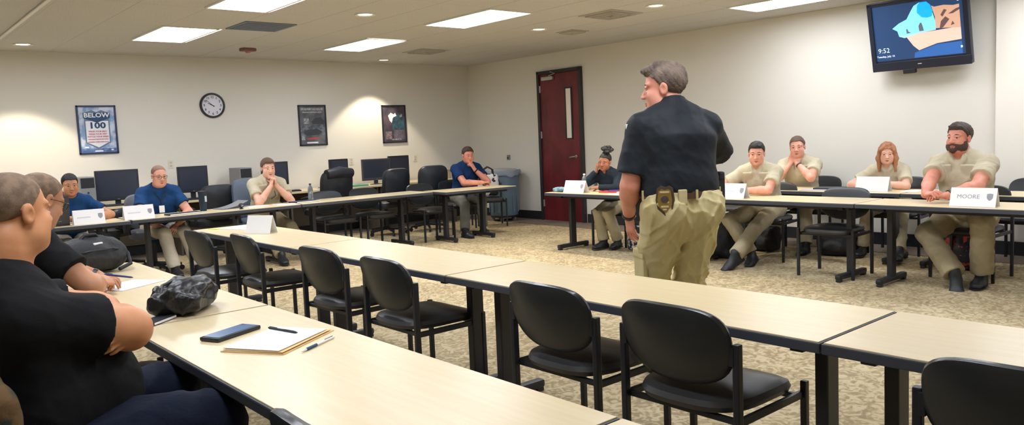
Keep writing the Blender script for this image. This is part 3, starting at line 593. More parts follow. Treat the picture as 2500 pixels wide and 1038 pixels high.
def hand_sdf(F, w, f, n, side, s, curl=.5, spread=.12, thumb=.6, pt=None):
    f = nrm(f); n = np.array(n, float); n = nrm(n-f*(n@f)); t = np.cross(f, n)*(1 if side == 'R' else -1)
    F.econe(w-f*.01*s, w+f*.035*s, (.026*s, .019*s), (.036*s, .016*s), t, .008); F.econe(w+f*.03*s, w+f*.085*s, (.037*s, .015*s), (.040*s, .0125*s), t, .006)
    for i, (o, ln) in enumerate(((.031, .070), (.010, .079), (-.011, .073), (-.030, .057))):
        p = w+f*(.084-.004*abs(i-1))*s+t*o*s; d = nrm(f+t*(o*spread*10)); r = .0092-.0004*i
        ax = np.cross(d, n)*1.0; c0 = curl*(.9+.12*i)
        for j, (q, cr) in enumerate(((.45, .55), (.32, .95), (.23, .7))):
            d = rot_about(d, ax, -0 + c0*cr*1.0) if (rot_about(d, ax, .3)@n) > (d@n) else rot_about(d, ax, -c0*cr)
            e = p+d*ln*q*s; F.cone(p, e, r*s, (r-.0010)*s, .003); p = e; r -= .001
    p = w+f*.022*s+t*.026*s+n*.006*s; d = nrm(f*.75+t*.75*thumb+n*.35*(1+curl))
    for ln, ra, rb in ((.042, .0135, .011), (.032, .0105, .0095), (.026, .0095, .0075)):
        e = p+d*ln*s; F.cone(p, e, ra*s, rb*s, .006); p = e; d = nrm(d+f*.25-t*.22+n*.2*curl)
def skinmat(n, c, c2): return mat('skin_'+n, c, .5, c2=c2, scale=9, sss=.08, bump=.03, bscale=120, contrast=(.35, .7))
def cloth(n, c, c2=None, rough=.85, bump=.12, bscale=90): return mat('cloth_'+n, c, rough, c2=c2, scale=5, bump=bump, bscale=bscale, spec=.2, contrast=(.35, .65))

class Person:
    def __init__(s, label, pos, yaw, sc=1.05, hip=.555, lean=8, curl=10, fat=0., head=(None, 0, 0), shw=1., slump=0., side=0., headfwd=0., hscale=1., shdrop=.078, belly=0., neck=.060):
        s.belly = belly
        s.t = thing('person', label, 'person', (pos[0], pos[1], 0)); s.o = V3(pos[0], pos[1], 0); s.s = sc; s.y = R(yaw); s.fat = fat
        s.f = V3(math.cos(s.y), math.sin(s.y), 0); s.l = V3(-math.sin(s.y), math.cos(s.y), 0); up = V3(0, 0, 1)
        def dirn(a): return nrm(up*math.cos(R(a))+s.f*math.sin(R(a))+s.l*math.sin(R(side)))
        s.P = V3(pos[0], pos[1], hip); d0, d1 = dirn(lean), dirn(lean+curl); s.d0, s.d1 = d0, d1
        s.Wst = s.P+d0*.13*sc; s.Ch = s.P+d0*(.25-slump*.5)*sc+d1*.10*sc; s.N = s.P+d0*.25*sc+d1*(.26-slump)*sc
        s.sh = {k: s.N-d1*shdrop*sc+s.l*q*.166*sc*shw+s.f*.005 for k, q in (('L', 1), ('R', -1))}
        s.hipj = {k: s.P+s.l*q*.092*sc for k, q in (('L', 1), ('R', -1))}
        hy = s.y if head[0] is None else R(head[0]); s.HF = headframe(hy, R(head[1]), R(head[2])); hd = nrm(d1*.75+up*.5)
        s.Nk = s.N+hd*neck*sc+s.f*(.014+headfwd*.5)*sc; s.H = s.Nk+s.HF@V3(.022, 0, .080)*sc+s.f*headfwd*.5*sc; s.arms = {}; s.legs = {}; s.hs = sc*.98*hscale
    def arm(s, k, wrist, pole, f=None, n=None, curl=.5, thumb=.6, spread=.1):
        e, w = ik(s.sh[k], np.array(wrist, float), .295*s.s, .262*s.s, pole); fd = nrm(w-e) if f is None else nrm(f)
        s.arms[k] = (e, w, fd, V3(0, 0, -1) if n is None else np.array(n, float), curl, thumb, spread)
    def leg(s, k, ankle, pole=None, toe=None, foot=None):
        pole = s.f+V3(0, 0, .8) if pole is None else pole
        e, w = ik(s.hipj[k], np.array(ankle, float), .435*s.s, .425*s.s, pole); s.legs[k] = (e, w, s.f if toe is None else nrm(toe), foot)
    # ---- torso solid shared by the body core and the shirt
    def torso(s, F, o, k=.035, low=-.06, top=True):
        q, f = s.s, s.fat
        a, b, c = s.P+s.d0*low*q, s.Wst, s.Ch; d = s.N-s.d1*.05*q
        F.econe(a, b, (.165*q+f*.9+o, .118*q+f*.7+o), (.148*q+f+o, .108*q+f*.9+o), s.l, k)
        F.econe(b, c, (.150*q+f+o, .108*q+f*.9+o), (.168*q+f*.75+o, .122*q+f*.6+o), s.l, k)
        F.econe(c, d, (.168*q+f*.75+o, .120*q+f*.55+o), (.128*q+f*.4+o, .078*q+f*.3+o), s.l, k)
        if f > .03: F.ell(s.P+s.d0*.13*q+s.f*(.055+f*.55+s.belly), (.125*q+f*.6+o, .12*q+f*.75+o, .135*q+f*.5+o), np.stack([s.f, s.l, V3(0,0,1)], 1), .05)
        for e in ('L', 'R'):
            F.cone(d+(s.sh[e]-d)*.25, s.sh[e], .076*q+o+f*.2, .058*q+o+f*.15, .04); F.cone(s.N+s.d1*.012*q, s.sh[e]+s.d1*.016*q, .044*q+o, .030*q+o, .05)
    def build(s, h, skin, shirt=None, sleeve=.62, trousers=None, hairspec=None, shoes=m_shoe, beard=None, face=True, wr=.008, flare=.024, longsleeve=False, collar=None, browm=None, pock=None, vneck=0, cuff=None, legh=None, legfat=0., lipm=None, ear=True, trwr=.009, jawfat=0., hem=-.05):
        q, HF, Hc = s.s, s.HF, s.H; hq = s.hs; t, off = s.t, s.o
        def hp(x, y, z): return Hc+HF@V3(x, y, z)*hq
        pts = [s.Ch, s.N, Hc+V3(.16,.16,.16), Hc-V3(.16,.16,.16)]
        for k, (e, w, fd, *_) in s.arms.items(): pts += [s.sh[k], e, w, w+fd*.2*q, w-V3(.06,.06,.06), w+V3(.06,.06,.06)]
        pts = np.array(pts); lo, hi = pts.min(0)-.075*q, pts.max(0)+.075*q
        F = Field(lo, hi, h)
        # core, neck, arms, hands
        F.econe(s.Ch, s.N-s.d1*.06*q, (.11*q, .07*q), (.10*q, .06*q), s.l, .03); F.cone(s.N-s.d1*.08*q, s.Nk, .064*q+s.fat*.22, .056*q+s.fat*.14, .02); F.cone(s.Nk-V3(0,0,.02), hp(-.012, 0, -.03), .056*q+s.fat*.12, .052*q, .02)
        for k in ('L', 'R'): F.cone(s.N-s.d1*.01, s.sh[k], .045*q, .05*q, .04)
        for k, (e, w, fd, n, cu, th, sp) in s.arms.items():
            fa = s.fat*.28; F.cone(s.sh[k], e, .05*q+fa, .041*q+fa, .02); m_ = e+(w-e)*.28; F.cone(e, m_, .041*q+fa, .043*q+fa, .015); F.cone(m_, w, .043*q+fa, .027*q+fa*.3, .012)
            hand_sdf(F, w, fd, n, k, q, cu, sp, th)
        # head
        E = lambda c, r, k=.012, op='u': F.ell(hp(*c), [v*hq for v in r], HF, k*hq, op)
        E((-.014, 0, .038), (.099, .077, .083), .01); E((.028, 0, -.028), (.066, .063, .088), .03); E((.03, 0, -.078), (.055, .052+jawfat, .036+jawfat*.5), .02); E((.074, 0, -.100), (.019, .024+jawfat*.5, .017), .02)
        if jawfat: E((.02, 0, -.108), (.06, .05+jawfat, .03), .03)
        for y in (-1, 1):
            E((.052, y*.04, -.034), (.034, .026, .028), .02); E((.030, y*.040, -.07), (.034, .022+jawfat*.7, .03), .04)
            F.cone(hp(.081, y*.016, .020), hp(.070, y*.05, .021), .010*hq, .009*hq, .012*hq)
            E((.100, y*.032, .001), (.016, .0165, .0085), .007, 's')
            if ear: E((-.006, y*.079, -.008), (.021, .009, .033), .006); E((-.002, y*.088, -.008), (.011, .007, .018), .004, 's')
        for y in (-1, 1):
            F.cone(hp(.0905, y*.020, .0118), hp(.084, y*.046, .0098), .0056*hq, .0052*hq, .005*hq); F.cone(hp(.0885, y*.020, -.0118), hp(.0835, y*.044, -.0108), .005*hq, .0048*hq, .005*hq)
        F.cone(hp(.083, 0, .012), hp(.108, 0, -.034), .0085*hq, .0125*hq, .012*hq)
        for y in (-1, 1): E((.100, y*.013, -.038), (.012, .008, .008), .006)
        E((.083, 0, -.064), (.013, .025, .007), .008); E((.081, 0, -.077), (.013, .021, .007), .007); F.cone(hp(.099, .014, -.0705), hp(.099, -.014, -.0705), .0032*hq, .0032*hq, .003*hq, 's')
        link('body', F.mesh('body', skin, off), t)
        if face:
            for y in (-1, 1):
                e = MB(); e.lathe([(0, 0), (.0066, -.0008), (.007, -.0012), (.0108, -.0055), (.0125, -.0118), (.0105, -.018), (0, -.0232)], n=14); e.mi = [1 if i < 28 else 0 for i in range(len(e.f)-2)]+[1, 0]
                o = e.build('eye', [m_eyew, m_iris], t, smooth=True); c = hp(.0880, y*.032, .0003)-off
                mt_ = Matrix.Identity(4); ax = [HF[:,1], HF[:,2], HF[:,0]]
                for i in range(3):
                    for j in range(3): mt_[j][i] = ax[i][j]*hq
                    mt_[i][3] = c[i]
                o.matrix_local = mt_
                b = MB(); b.tube([hp(.0905, y*.012, .0195)-off, hp(.0890, y*.028, .0255)-off, hp(.0775, y*.05, .0215)-off], [.0028*hq, .0038*hq, .002*hq], 8); b.build('eyebrow', browm or m_brow, t, smooth=True)
            b = MB(); b.tube([hp(.0905, -.022, -.071)-off, hp(.0975, -.009, -.067)-off, hp(.0985, 0, -.0685)-off, hp(.0975, .009, -.067)-off, hp(.0905, .022, -.071)-off], [.001, .0042*hq, .0038*hq, .0042*hq, .001], 8)
            b.tube([hp(.0885, -.019, -.0725)-off, hp(.0955, 0, -.0775)-off, hp(.0885, .019, -.0725)-off], [.001, .005*hq, .001], 8); b.build('lips', lipm or m_lip, t, smooth=True)
        # hair
        if hairspec:
            th, hm, style = hairspec; G = Field(Hc-.19*q, Hc+.2*q, min(h, .0055)); g = lambda c, r, k=.01, op='u', cf=None: G.ell(hp(*c), [v*hq for v in r], HF, k*hq, op, cf)
            front = {'bald': .085, 'recede': .082}.get(style, .068)
            def cf(x, y, z):
                x, z = x/hq, z/hq+.038; x = x-.014; zl = np.where(x > .0, .004+(front-.004)*np.clip((x-.012)/.05, 0, 1)**.7, .004-.075*np.clip(-(x)/.07, 0, 1)); return (zl-z)*.8*hq
            g((-.014, 0, .038), (.099+th, .077+th*.8, .083+th), .01, 'u', cf)
            if style == 'swept':
                for i, (x, y, z, r) in enumerate(((.07,.01,.095,.022),(.085,.0,.088,.014),(.05,-.02,.108,.024),(.02,.02,.115,.026),(.06,.03,.09,.02),(-.03,0,.105,.03),(-.07,.0,.08,.03),(.09,.012,.098,.010))): g((x, y, z), (r*1.3, r*1.3, r*.8), .02)
            if style == 'short':
                for x, y, z in ((.062,.02,.088),(.062,-.02,.09),(.03,0,.112),(.05,0,.1)): g((x, y, z), (.03, .03, .016), .02)
            if style == 'long':
                for y in (-1, 1):
                    for x0, x1, r in ((.035,.05,.022),(.0,.02,.03),(-.04,-.03,.03)): G.cone(hp(x0, y*.07, .05), hp(x0+.005, y*.088, -.06), r*hq*.8, r*hq, .02); G.cone(hp(x0+.005, y*.088, -.06), hp(x1, y*.084, -.20), r*hq, r*hq*.55, .02)
                g((-.02, 0, .05), (.1, .085, .09), .02, 'u', lambda x, y, z: (x-.05*hq)); G.cone(hp(-.07, 0, 0), hp(-.07, 0, -.15), .05*hq, .04*hq, .03)
                for y in (-1, 1): G.cone(hp(.055, y*.012, .108), hp(.05, y*.066, .04), .016*hq, .02*hq, .02)
            if style == 'bun':
                rg = np.random.RandomState(4)
                for i in range(46):
                    a, b_ = rg.rand()*6.28, rg.rand()*1.6-.3; c = (-.025+(.05+.035*rg.rand())*math.cos(a)*math.cos(b_), .015+.080*math.sin(a)*math.cos(b_), .158+.045*math.sin(b_)); r = .012+.014*rg.rand(); g(c, (r, r, r), .006)
                g((-.02, 0, .12), (.05, .05, .03), .02)
            G.wrinkle(.0012 if th < .005 else .003 if th < .008 else .006, 120 if style != 'long' else 70, 3, dirs=(HF[:,0] if style != 'long' else HF[:,1]), n=4)
            link('hair', G.mesh('hair', hm, off), t)
        if beard is not None:
            G = Field(Hc-.18*q, Hc+.14*q, min(h, .005))
            cb = lambda x, y, z: None
            def cutb(oz, ox):
                def fn(x, y, z): x, z = x/hq+ox, z/hq+oz; return (z-np.where(x > .06, -.052, np.where(x > .0, -.03, .0)))*.9*hq
                return fn
            th = .0085
            G.ell(hp(.03, 0, -.078), [v*hq for v in (.055+th, .052+jawfat+th, .036+th*1.6+jawfat*.5)], HF, .01, 'u', cutb(-.078, .03)); G.ell(hp(.074, 0, -.100), [v*hq for v in (.026, .031, .026)], HF, .02); G.ell(hp(.028, 0, -.028), [v*hq for v in (.066+th*.9, .063+th, .088+th)], HF, .02, 'u', cutb(-.028, .028))
            for y in (-1, 1): G.ell(hp(.030, y*.041, -.07), [v*hq for v in (.042, .029+jawfat*.8, .042)], HF, .03, 'u', cutb(-.07, .030)); G.cone(hp(.094, y*.006, -.0585), hp(.087, y*.030, -.074), .005*hq, .006*hq, .006)
            G.ell(hp(.098, 0, -.072), [v*hq for v in (.024, .023, .0105)], HF, .004, 's'); G.wrinkle(.003, 150, 8, n=4); link('beard', G.mesh('beard', beard, off), t)
        # shirt
        if shirt is not None:
            pts = [s.P-V3(0,0,.12), s.N, s.sh['L'], s.sh['R']]+[s.arms[k][0] for k in s.arms]+([s.arms[k][1] for k in s.arms] if longsleeve else []); pts = np.array(pts); pad = .2*q+s.fat*1.8
            G = Field(pts.min(0)-pad, pts.max(0)+pad*.8, max(h, .0075)); s.torso(G, .013*q, .045, hem)
            for k, (e, w, *_) in s.arms.items():
                fa = s.fat*.28
                if longsleeve: G.cone(s.sh[k], e, .064*q+fa, .057*q+fa, .03); G.cone(e, w, .055*q+fa, .041*q+fa, .02, cut=.93)
                else: G.cone(s.sh[k]-(e-s.sh[k])*.05, s.sh[k]+(e-s.sh[k])*((sleeve if not isinstance(sleeve, dict) else sleeve[k])+.22), .062*q+fa, (.047+flare)*q+fa, .03, cut=(sleeve if not isinstance(sleeve, dict) else sleeve[k])/((sleeve if not isinstance(sleeve, dict) else sleeve[k])+.22))
            G.wrinkle(wr, 26, int(abs(s.o[0]*10))+1, n=6)
            if pock:
                for y in (-1, 1):
                    c = s.Ch+s.d1*.03*q+s.l*y*.085*q+s.f*(.118*q+s.fat*.55-.001*q); G.rbox(c, (.012, .052*q, .058*q), .008, np.stack([np.cross(s.l, s.d1), s.l, s.d1], 1), .006)
                a0 = s.N-s.d1*.1*q+s.f*(.088*q+s.fat*.4); b0 = s.Ch+s.f*(.124*q+s.fat*.6); G.cone(a0, b0, .016, .016, .006); G.cone(b0, s.Wst+s.f*(.112*q+s.fat*.9), .016, .016, .006)
            if collar == 'polo' or collar == 'shirt':
                G.econe(s.N-s.d1*.02*q-s.f*.004, s.N+s.d1*.052*q+s.f*.012*q, (.074*q+s.fat*.25, .070*q+s.fat*.25), (.064*q+s.fat*.25, .063*q+s.fat*.25), s.l, .012, cut=1.0)
                for y in (-1, 1): G.ell(s.N-s.d1*.03*q+s.f*(.082*q+s.fat*.3)+s.l*y*.042*q, (.014*q, .03*q, .048*q), np.stack([s.f, s.l*math.cos(.5*y)+s.d1*math.sin(.5*y)*-1, np.cross(s.f, s.l*math.cos(.5*y)+s.d1*math.sin(.5*y)*-1)], 1), .006)
                vneck = max(vneck, .035)
            if vneck: G.ell(s.N+s.d1*.012*q+s.f*(.085*q+s.fat*.3), (.05*q, vneck*q, .075*q), np.stack([s.f, s.l, s.d1], 1), .008, 's')
            elif not collar: G.ell(s.N+s.d1*.05*q+s.f*.03*q, (.085*q+s.fat*.25, .076*q+s.fat*.25, .05*q), np.stack([s.f, s.l, s.d1], 1), .008, 's')
            link('shirt', G.mesh('shirt', shirt, off), t)
        # trousers, shoes
        if trousers is not None and s.legs:
            pts = np.array([s.P]+[p for k in s.legs for p in s.legs[k][:2]]+list(s.hipj.values())); pad = .16*q+s.fat
            G = Field(pts.min(0)-pad, pts.max(0)+pad, legh or max(h, .0085)); f = s.fat; lf = legfat
            G.econe(s.P-V3(0,0,.05)*q, s.P+s.d0*.075*q, (.165*q+f*.85, .125*q+f*.7), (.162*q+f*.9, .118*q+f*.75), s.l, .04)
            for k, (kn, an, toe, ft) in s.legs.items():
                hj = s.hipj[k]; G.cone(hj-s.f*.03*q, kn, .092*q+f*.35+lf, .066*q+lf*.8, .035); G.cone(kn, an+(an-kn)*.12, .066*q+lf*.8, .064*q+lf, .02, cut=.86)
                G.cone(hj-s.f*.07*q, hj-s.f*.02*q, .095*q+f*.35, .09*q+f*.3, .05)
                kd = nrm(an-kn); pp = nrm(np.cross(kd, s.l)); 
                for u in (.15, .38, .6, .8): c = kn+(an-kn)*u; G.cone(c-s.l*.05, c+s.l*.05+kd*.02, .066*q+lf*.9, .066*q+lf*.9, .02) if False else None
            G.wrinkle(trwr, 24, int(abs(s.o[1]*10))+2, n=6); zc_ = float((s.P+s.d0*.085*q)@s.d0); u_ = s.d0
            G.put(lambda X, Y, Z: zc_-(u_[0]*X+u_[1]*Y+u_[2]*Z), s.P-.4, s.P+.4, .004, 's'); link('trousers', G.mesh('trousers', trousers, off), t)
            for k, (kn, an, toe, ft) in s.legs.items():
                fdir = nrm(ft[0]) if ft else toe; udir = nrm(ft[1]) if ft else V3(0, 0, 1); udir = nrm(udir-fdir*(udir@fdir)); sd = np.cross(udir, fdir)
                A = an; G = Field(A-.24*q, A+.24*q, .007); dn = -udir
                heel = A+dn*.055*q-fdir*.05*q; ball = A+dn*.06*q+fdir*.12*q; tip = A+dn*.064*q+fdir*.185*q
                G.econe(heel, ball, (.036*q, .034*q), (.048*q, .031*q), sd, .02); G.econe(ball, tip, (.048*q, .030*q), (.038*q, .022*q), sd, .02); G.cone(A+udir*.03*q-fdir*.01*q, A+dn*.03*q, .044*q, .042*q, .03); G.econe(A+dn*.0*q+fdir*.02*q, ball, (.036*q, .036*q), (.04*q, .026*q), sd, .03)
                zc = float((A+dn*.088*q)@udir)
                def half(X, Y, Z, zc=zc, u=udir): return u[0]*X+u[1]*Y+u[2]*Z-zc
                G.put(half, A-.25*q, A+.25*q, .004, 's') ; link('shoe', G.mesh('shoe', shoes, off), t)
                so = MB(); pl = [(-.085, .0), (-.075, .03), (-.02, .036), (.06, .04), (.12, .05), (.17, .046), (.215, .02), (.222, 0), (.215, -.02), (.17, -.046), (.12, -.05), (.06, -.04), (-.02, -.036), (-.075, -.03)]
                vs = [(A+dn*hh*q+fdir*a*q+sd*b*q)-off for hh in (.091, .078) for a, b in pl]; nn = len(pl); so.add(vs, [tuple(range(nn)), tuple(range(2*nn-1, nn-1, -1))]+[(i, (i+1) % nn, nn+(i+1) % nn, nn+i) for i in range(nn)]); so.build('shoe_sole', m_base, t)
        return s
    def glasses(s, m=None):
        hq = s.hs; P = lambda x, y, z: tuple((s.H+s.HF@V3(x, y, z)*hq)-s.o); b = MB()
        for y in (-1, 1):
            b.tube([P(.112-.012*(abs(c)>0)*(1 if c*y > 0 else 0)*.8, y*.033+c*.024, z) for c, z in ((-.9, .012), (0, .016), (.9, .012), (1, 0), (.75, -.016), (0, -.019), (-.75, -.016), (-1, 0))], .0022*hq, 8, closed=True)
            b.tube([P(.104, y*.058, .008), P(.05, y*.079, .006), P(-.005, y*.083, .002)], .002*hq, 6)
        b.tube([P(.114, -.011, .005), P(.116, 0, .008), P(.114, .011, .005)], .002*hq, 6); b.build('glasses', m or m_black, s.t, smooth=True)
    def watch(s, k, m, at=.93, r=.031):
        e, w = s.arms[k][:2]; d = nrm(w-e); c = e+(w-e)*at; MB().tube([c-d*.012-s.o, c-d*.010-s.o, c+d*.010-s.o, c+d*.012-s.o], [.02, r*s.s+s.fat*.1, r*s.s+s.fat*.1, .02], 16).build('watch', m, s.t, smooth=True)

sk_tan = skinmat('tan', (196, 140, 104), (180, 122, 88)); sk_warm = skinmat('warm', (214, 150, 104), (198, 132, 88)); sk_pink = skinmat('pink', (226, 168, 144), (214, 146, 124)); sk_rosy = skinmat('rosy', (224, 156, 132), (204, 126, 104)); sk_light = skinmat('light', (232, 182, 158), (220, 162, 138)); sk_brown = skinmat('brown', (176, 116, 88), (158, 100, 74))
h_black = mat('hair_black', (24, 22, 22), .55, bump=.4, bscale=160); h_dark = mat('hair_dark_brown', (62, 46, 38), .6, bump=.4, bscale=160); h_brown = mat('hair_brown', (98, 74, 58), .6, bump=.4, bscale=160); h_grey = mat('hair_grey_buzz', (112, 92, 74), .85, c2=(140, 116, 94), scale=30, bump=.3, bscale=300); h_mix = mat('hair_grey_brown', (90, 76, 66), .65, c2=(124, 106, 92), scale=14, bump=.5, bscale=140); h_red = mat('hair_auburn', (178, 120, 82), .5, c2=(150, 96, 62), scale=12, bump=.5, bscale=90, stretch=(1, 1, .2)); h_buzz = mat('hair_shadow_buzz', (134, 102, 84), .8); beardm = mat('beard_brown', (74, 52, 44), .75, bump=.5, bscale=200)
khaki = cloth('khaki_shirt', (200, 191, 165), (190, 180, 153)); kpant = cloth('khaki_trousers', (172, 160, 130), (160, 148, 118), bump=.2, bscale=40); kpant2 = cloth('khaki_cargo', (204, 192, 146), (194, 180, 132), bump=.2, bscale=40); olive = cloth('grey_olive_trousers', (112, 112, 100), (100, 100, 90), bump=.2)
navy = cloth('navy_tee', (26, 66, 112), (20, 54, 96)); navy2 = cloth('navy_polo', (24, 56, 100), (18, 44, 84)); blk = cloth('black_tee', (24, 24, 26), (18, 18, 20), bump=.08); blkpolo = cloth('black_polo', (34, 40, 46), (26, 31, 37), rough=.6, bump=.08); jacket = cloth('dark_jacket', (34, 44, 54), (26, 34, 44)); jean = cloth('dark_jeans', (20, 28, 46), (14, 21, 38), bump=.25, bscale=60); stonep = cloth('stone_trousers', (198, 190, 172), (184, 176, 158), bump=.2)
Z = V3

# standing man
p = Person('standing man seen from behind in a black polo shirt and khaki trousers', (-5.59, -9.13), 62, sc=1.125, hip=1.005, neck=.040, shdrop=.098, lean=2, curl=9, fat=.042, head=(122, -4, 0), shw=1.12, headfwd=.015, hscale=1.07)
p.arm('L', (-5.66, -8.80, .945), -p.f*.9+p.l*.5, f=(.12, -.02, -1), n=p.l*-.8+p.f*.2, curl=.35, thumb=.3)
p.arm('R', p.P+p.f*.30-p.l*.10+Z(0, 0, .30), p.f*.25-p.l*1.0+Z(0, 0, -.25), f=p.f*.3+p.l*.9, n=-p.f, curl=.6)
p.leg('L', p.P+p.l*.125+p.f*.02-Z(0, 0, .91), p.f); p.leg('R', p.P-p.l*.135-p.f*.03-Z(0, 0, .91), p.f)
p.build(.0055, sk_rosy, blkpolo, sleeve={'L': .80, 'R': .97}, trousers=kpant2, hairspec=(.008, h_mix, 'swept'), collar='polo', wr=.006, flare=.030, legfat=.022, trwr=.026, legh=.0065, jawfat=.008, browm=h_mix, hem=.085)
p.watch('L', m_black, .95, .034)
def belt(p, z0, z1, A, B, m):
    b = MB(); n = 48; r = []
    for z, g in ((z0, -.012), (z0, 0), (z1, 0), (z1, -.012)): r.append([p.P+p.d0*z+p.l*math.cos(6.28318*k/n)*(A+g)+p.f*math.sin(6.28318*k/n)*(B+g)-p.o for k in range(n)])
    b.add([q for g in r for q in g], [(i*n+k, i*n+(k+1) % n, ((i+1) % 4)*n+(k+1) % n, ((i+1) % 4)*n+k) for i in range(4) for k in range(n)]); return b.build('belt', m, p.t, smooth=True)
BA, BB = .165*1.1+.042*.9+.017, .118*1.1+.042*.75+.021
belt(p, .062, .104, BA, BB, m_belt)
def onbelt(a, z, d=0): a = R(a); return p.P+p.d0*z+p.l*math.cos(a)*(BA+d)+p.f*math.sin(a)*(BB+d)-p.o, math.atan2((p.l*math.cos(a)/BA+p.f*math.sin(a)/BB)[1], (p.l*math.cos(a)/BA+p.f*math.sin(a)/BB)[0])
for a in (-160, -95, -8): c, an = onbelt(a, .082, .004); MB().box(c, (.010, .013, .06), rz=an, ch=.003).build('belt_loop', kpant2, p.t)
c, an = onbelt(-52, .062, .030); sh = [(-.036, .055), (-.02, .066), (0, .06), (.02, .066), (.036, .055), (.043, .0), (.034, -.04), (0, -.072), (-.034, -.04), (-.043, 0)]
Mx = Matrix.Translation(Vector(c)) @ Matrix.Rotation(an+R(90), 4, 'Z')
bh = MB().plate([(x*1.22, z*1.22) for x, z in sh], -.012, .010).build('badge_holder', mat('badge_leather', (74, 58, 44), .5), p.t); bh.matrix_local = Mx
bd = MB().plate([(x*.95, z*.95) for x, z in sh], -.020, -.012).build('gold_badge', m_gold, bh); b = MB(); b.lathe([(0, .0), (.022, 0), (.020, .006), (0, .008)], n=20); s_ = b.build('badge_seal', mat('seal_dark', (70, 60, 60), .4), bh, (0, -.020, .006), (R(90), 0, 0), True)
b = MB(); b.box((0, -.021, .047), (.05, .004, .01)); b.box((0, -.021, -.034), (.042, .004, .01)); b.box((0, -.021, -.05), (.02, .004, .008)); b.build('badge_bands', mat('badge_pale', (214, 200, 160), .4, .4), bh)
c, an = onbelt(-74, .075, .018); MB().box(c, (.022, .05, .085), rz=an, ch=.006).build('belt_pouch', kpant2, p.t)
c, an = onbelt(176, .06, .03); b = MB(); b.box(c, (.055, .04, .2), rz=an, ch=.012); b.box((c[0], c[1], c[2]+.11), (.04, .06, .05), rz=an, ch=.012); b.build('holster', m_black, p.t)
c, an = onbelt(34, .0, .006); MB().box(c, (.05, .05, .16), rz=an, ch=.012).build('belt_holster', m_black, p.t)
c = p.sh['L']+p.l*.062+Z(0, 0, .022)-p.o; MB().box(c, (.012, .06, .03), rz=p.y, ch=.003).build('sleeve_patch', m_paper, p.t)
def cargo(p, k, u, side, m):
    hj = p.hipj[k]; kn = p.legs[k][0]; c = hj+(kn-hj)*u+p.l*side*.088*p.s-p.o; b = MB(); b.box(c, (.15, .03, .17), rz=p.y, ch=.012); b.box((c[0], c[1], c[2]+.065), (.155, .042, .055), rz=p.y, ch=.01); b.build('cargo_pocket', m, p.t)
cargo(p, 'L', .74, .9, kpant2)

# foreground man, arms crossed
p = Person('large man in the foreground in profile, black tee, arms crossed', (-8.905, -9.16), 7, sc=1.08, hip=.555, neck=.095, lean=-9, curl=6, belly=.05, fat=.08, head=(24, 0, 0), shw=1.08, headfwd=.022, hscale=.93, shdrop=.11)
p.arm('R', (-8.66, -8.98, .90), Z(.8, -.6, -.25), f=(-.1, 1, -.12), n=(-1, 0, 0), curl=.7)
p.arm('L', (-8.66, -9.22, .91), Z(.85, .45, -.2), f=(-.25, -1, -.25), n=(-.9, 0, -.4), curl=.5)
p.leg('R', (-8.46, -9.50, .13), Z(1, -.35, .8), toe=(1, -.2, 0)); p.leg('L', (-8.40, -8.95, .13), toe=(1, .1, 0))
p.build(.0042, sk_warm, blk, sleeve=.66, trousers=jean, hairspec=(.0022, h_grey, 'buzz'), wr=.006, flare=.034, legfat=.042, jawfat=.014, vneck=.055, browm=h_grey, lipm=m_lipd)
# the man writing beside him
p = Person('man in glasses and black tee writing, half hidden behind the foreground man', (-8.85, -7.62), 24, sc=1.08, hip=.61, lean=15, curl=16, fat=.035, head=(22, -22, 0), headfwd=.02)
p.arm('R', (-8.36, -7.62, .82), Z(.1, -.9, -.3), f=(.75, .66, -.1), n=(-.3, .5, -.8), curl=1.0); p.arm('L', (-8.30, -7.36, .81), Z(.2, .9, -.2), f=(.5, -.85, -.1), n=(0, 0, -1), curl=.5)
p.leg('R', (-8.35, -7.75, .1)); p.leg('L', (-8.35, -7.45, .1))
p.build(.0055, sk_tan, blk, sleeve=.66, trousers=jean, hairspec=(.004, h_grey, 'recede'), wr=.006, flare=.03, jawfat=.01, vneck=.04)
p.glasses(); p.watch('L', m_black, .95, .031)

# men along the far left row
p = Person('dark-haired man in a blue tee behind the open laptop', (-7.38, -2.02), 272, sc=1.0, hip=.53, lean=10, curl=16, fat=.012, head=(268, -8, 0))
p.arm('R', (-7.42, -2.48, .785), Z(-.9, .1, -.4), f=(.5, -.8, 0), n=(0, 0, -1), curl=.4); p.arm('L', (-7.18, -2.44, .785), Z(.9, .1, -.4), f=(-.6, -.7, 0), n=(0, 0, -1), curl=.4)
p.leg('R', (-7.5, -2.6, .1)); p.leg('L', (-7.2, -2.6, .1))
p.build(.006, sk_tan, navy, sleeve=.66, trousers=stonep, hairspec=(.009, h_black, 'buzz'))
p = Person('shaven-headed man in glasses and a blue tee, lanyard badge on his chest', (-6.40, -2.0), 264, sc=1.02, hip=.54, lean=6, curl=12, fat=.03, head=(274, -10, 0), shw=1.05)
p.arm('R', (-6.50, -2.36, .585), Z(-.9, .2, .15), f=(.6, -.7, -.5), n=(.4, .2, -.8), curl=.7); p.arm('L', (-6.32, -2.38, .59), Z(.95, .25, .15), f=(-.6, -.7, -.5), n=(-.4, .2, -.8), curl=.7)
p.leg('R', (-6.42, -2.52, .1), toe=(0, -1, 0)); p.leg('L', (-6.16, -2.55, .1), toe=(.2, -1, 0))
p.build(.006, sk_pink, navy, sleeve=.62, trousers=stonep, hairspec=(.0025, h_buzz, 'bald'), wr=.007, flare=.03, legfat=.008, jawfat=.008)
p.glasses(mat('glasses_brown', (60, 44, 40), .4))
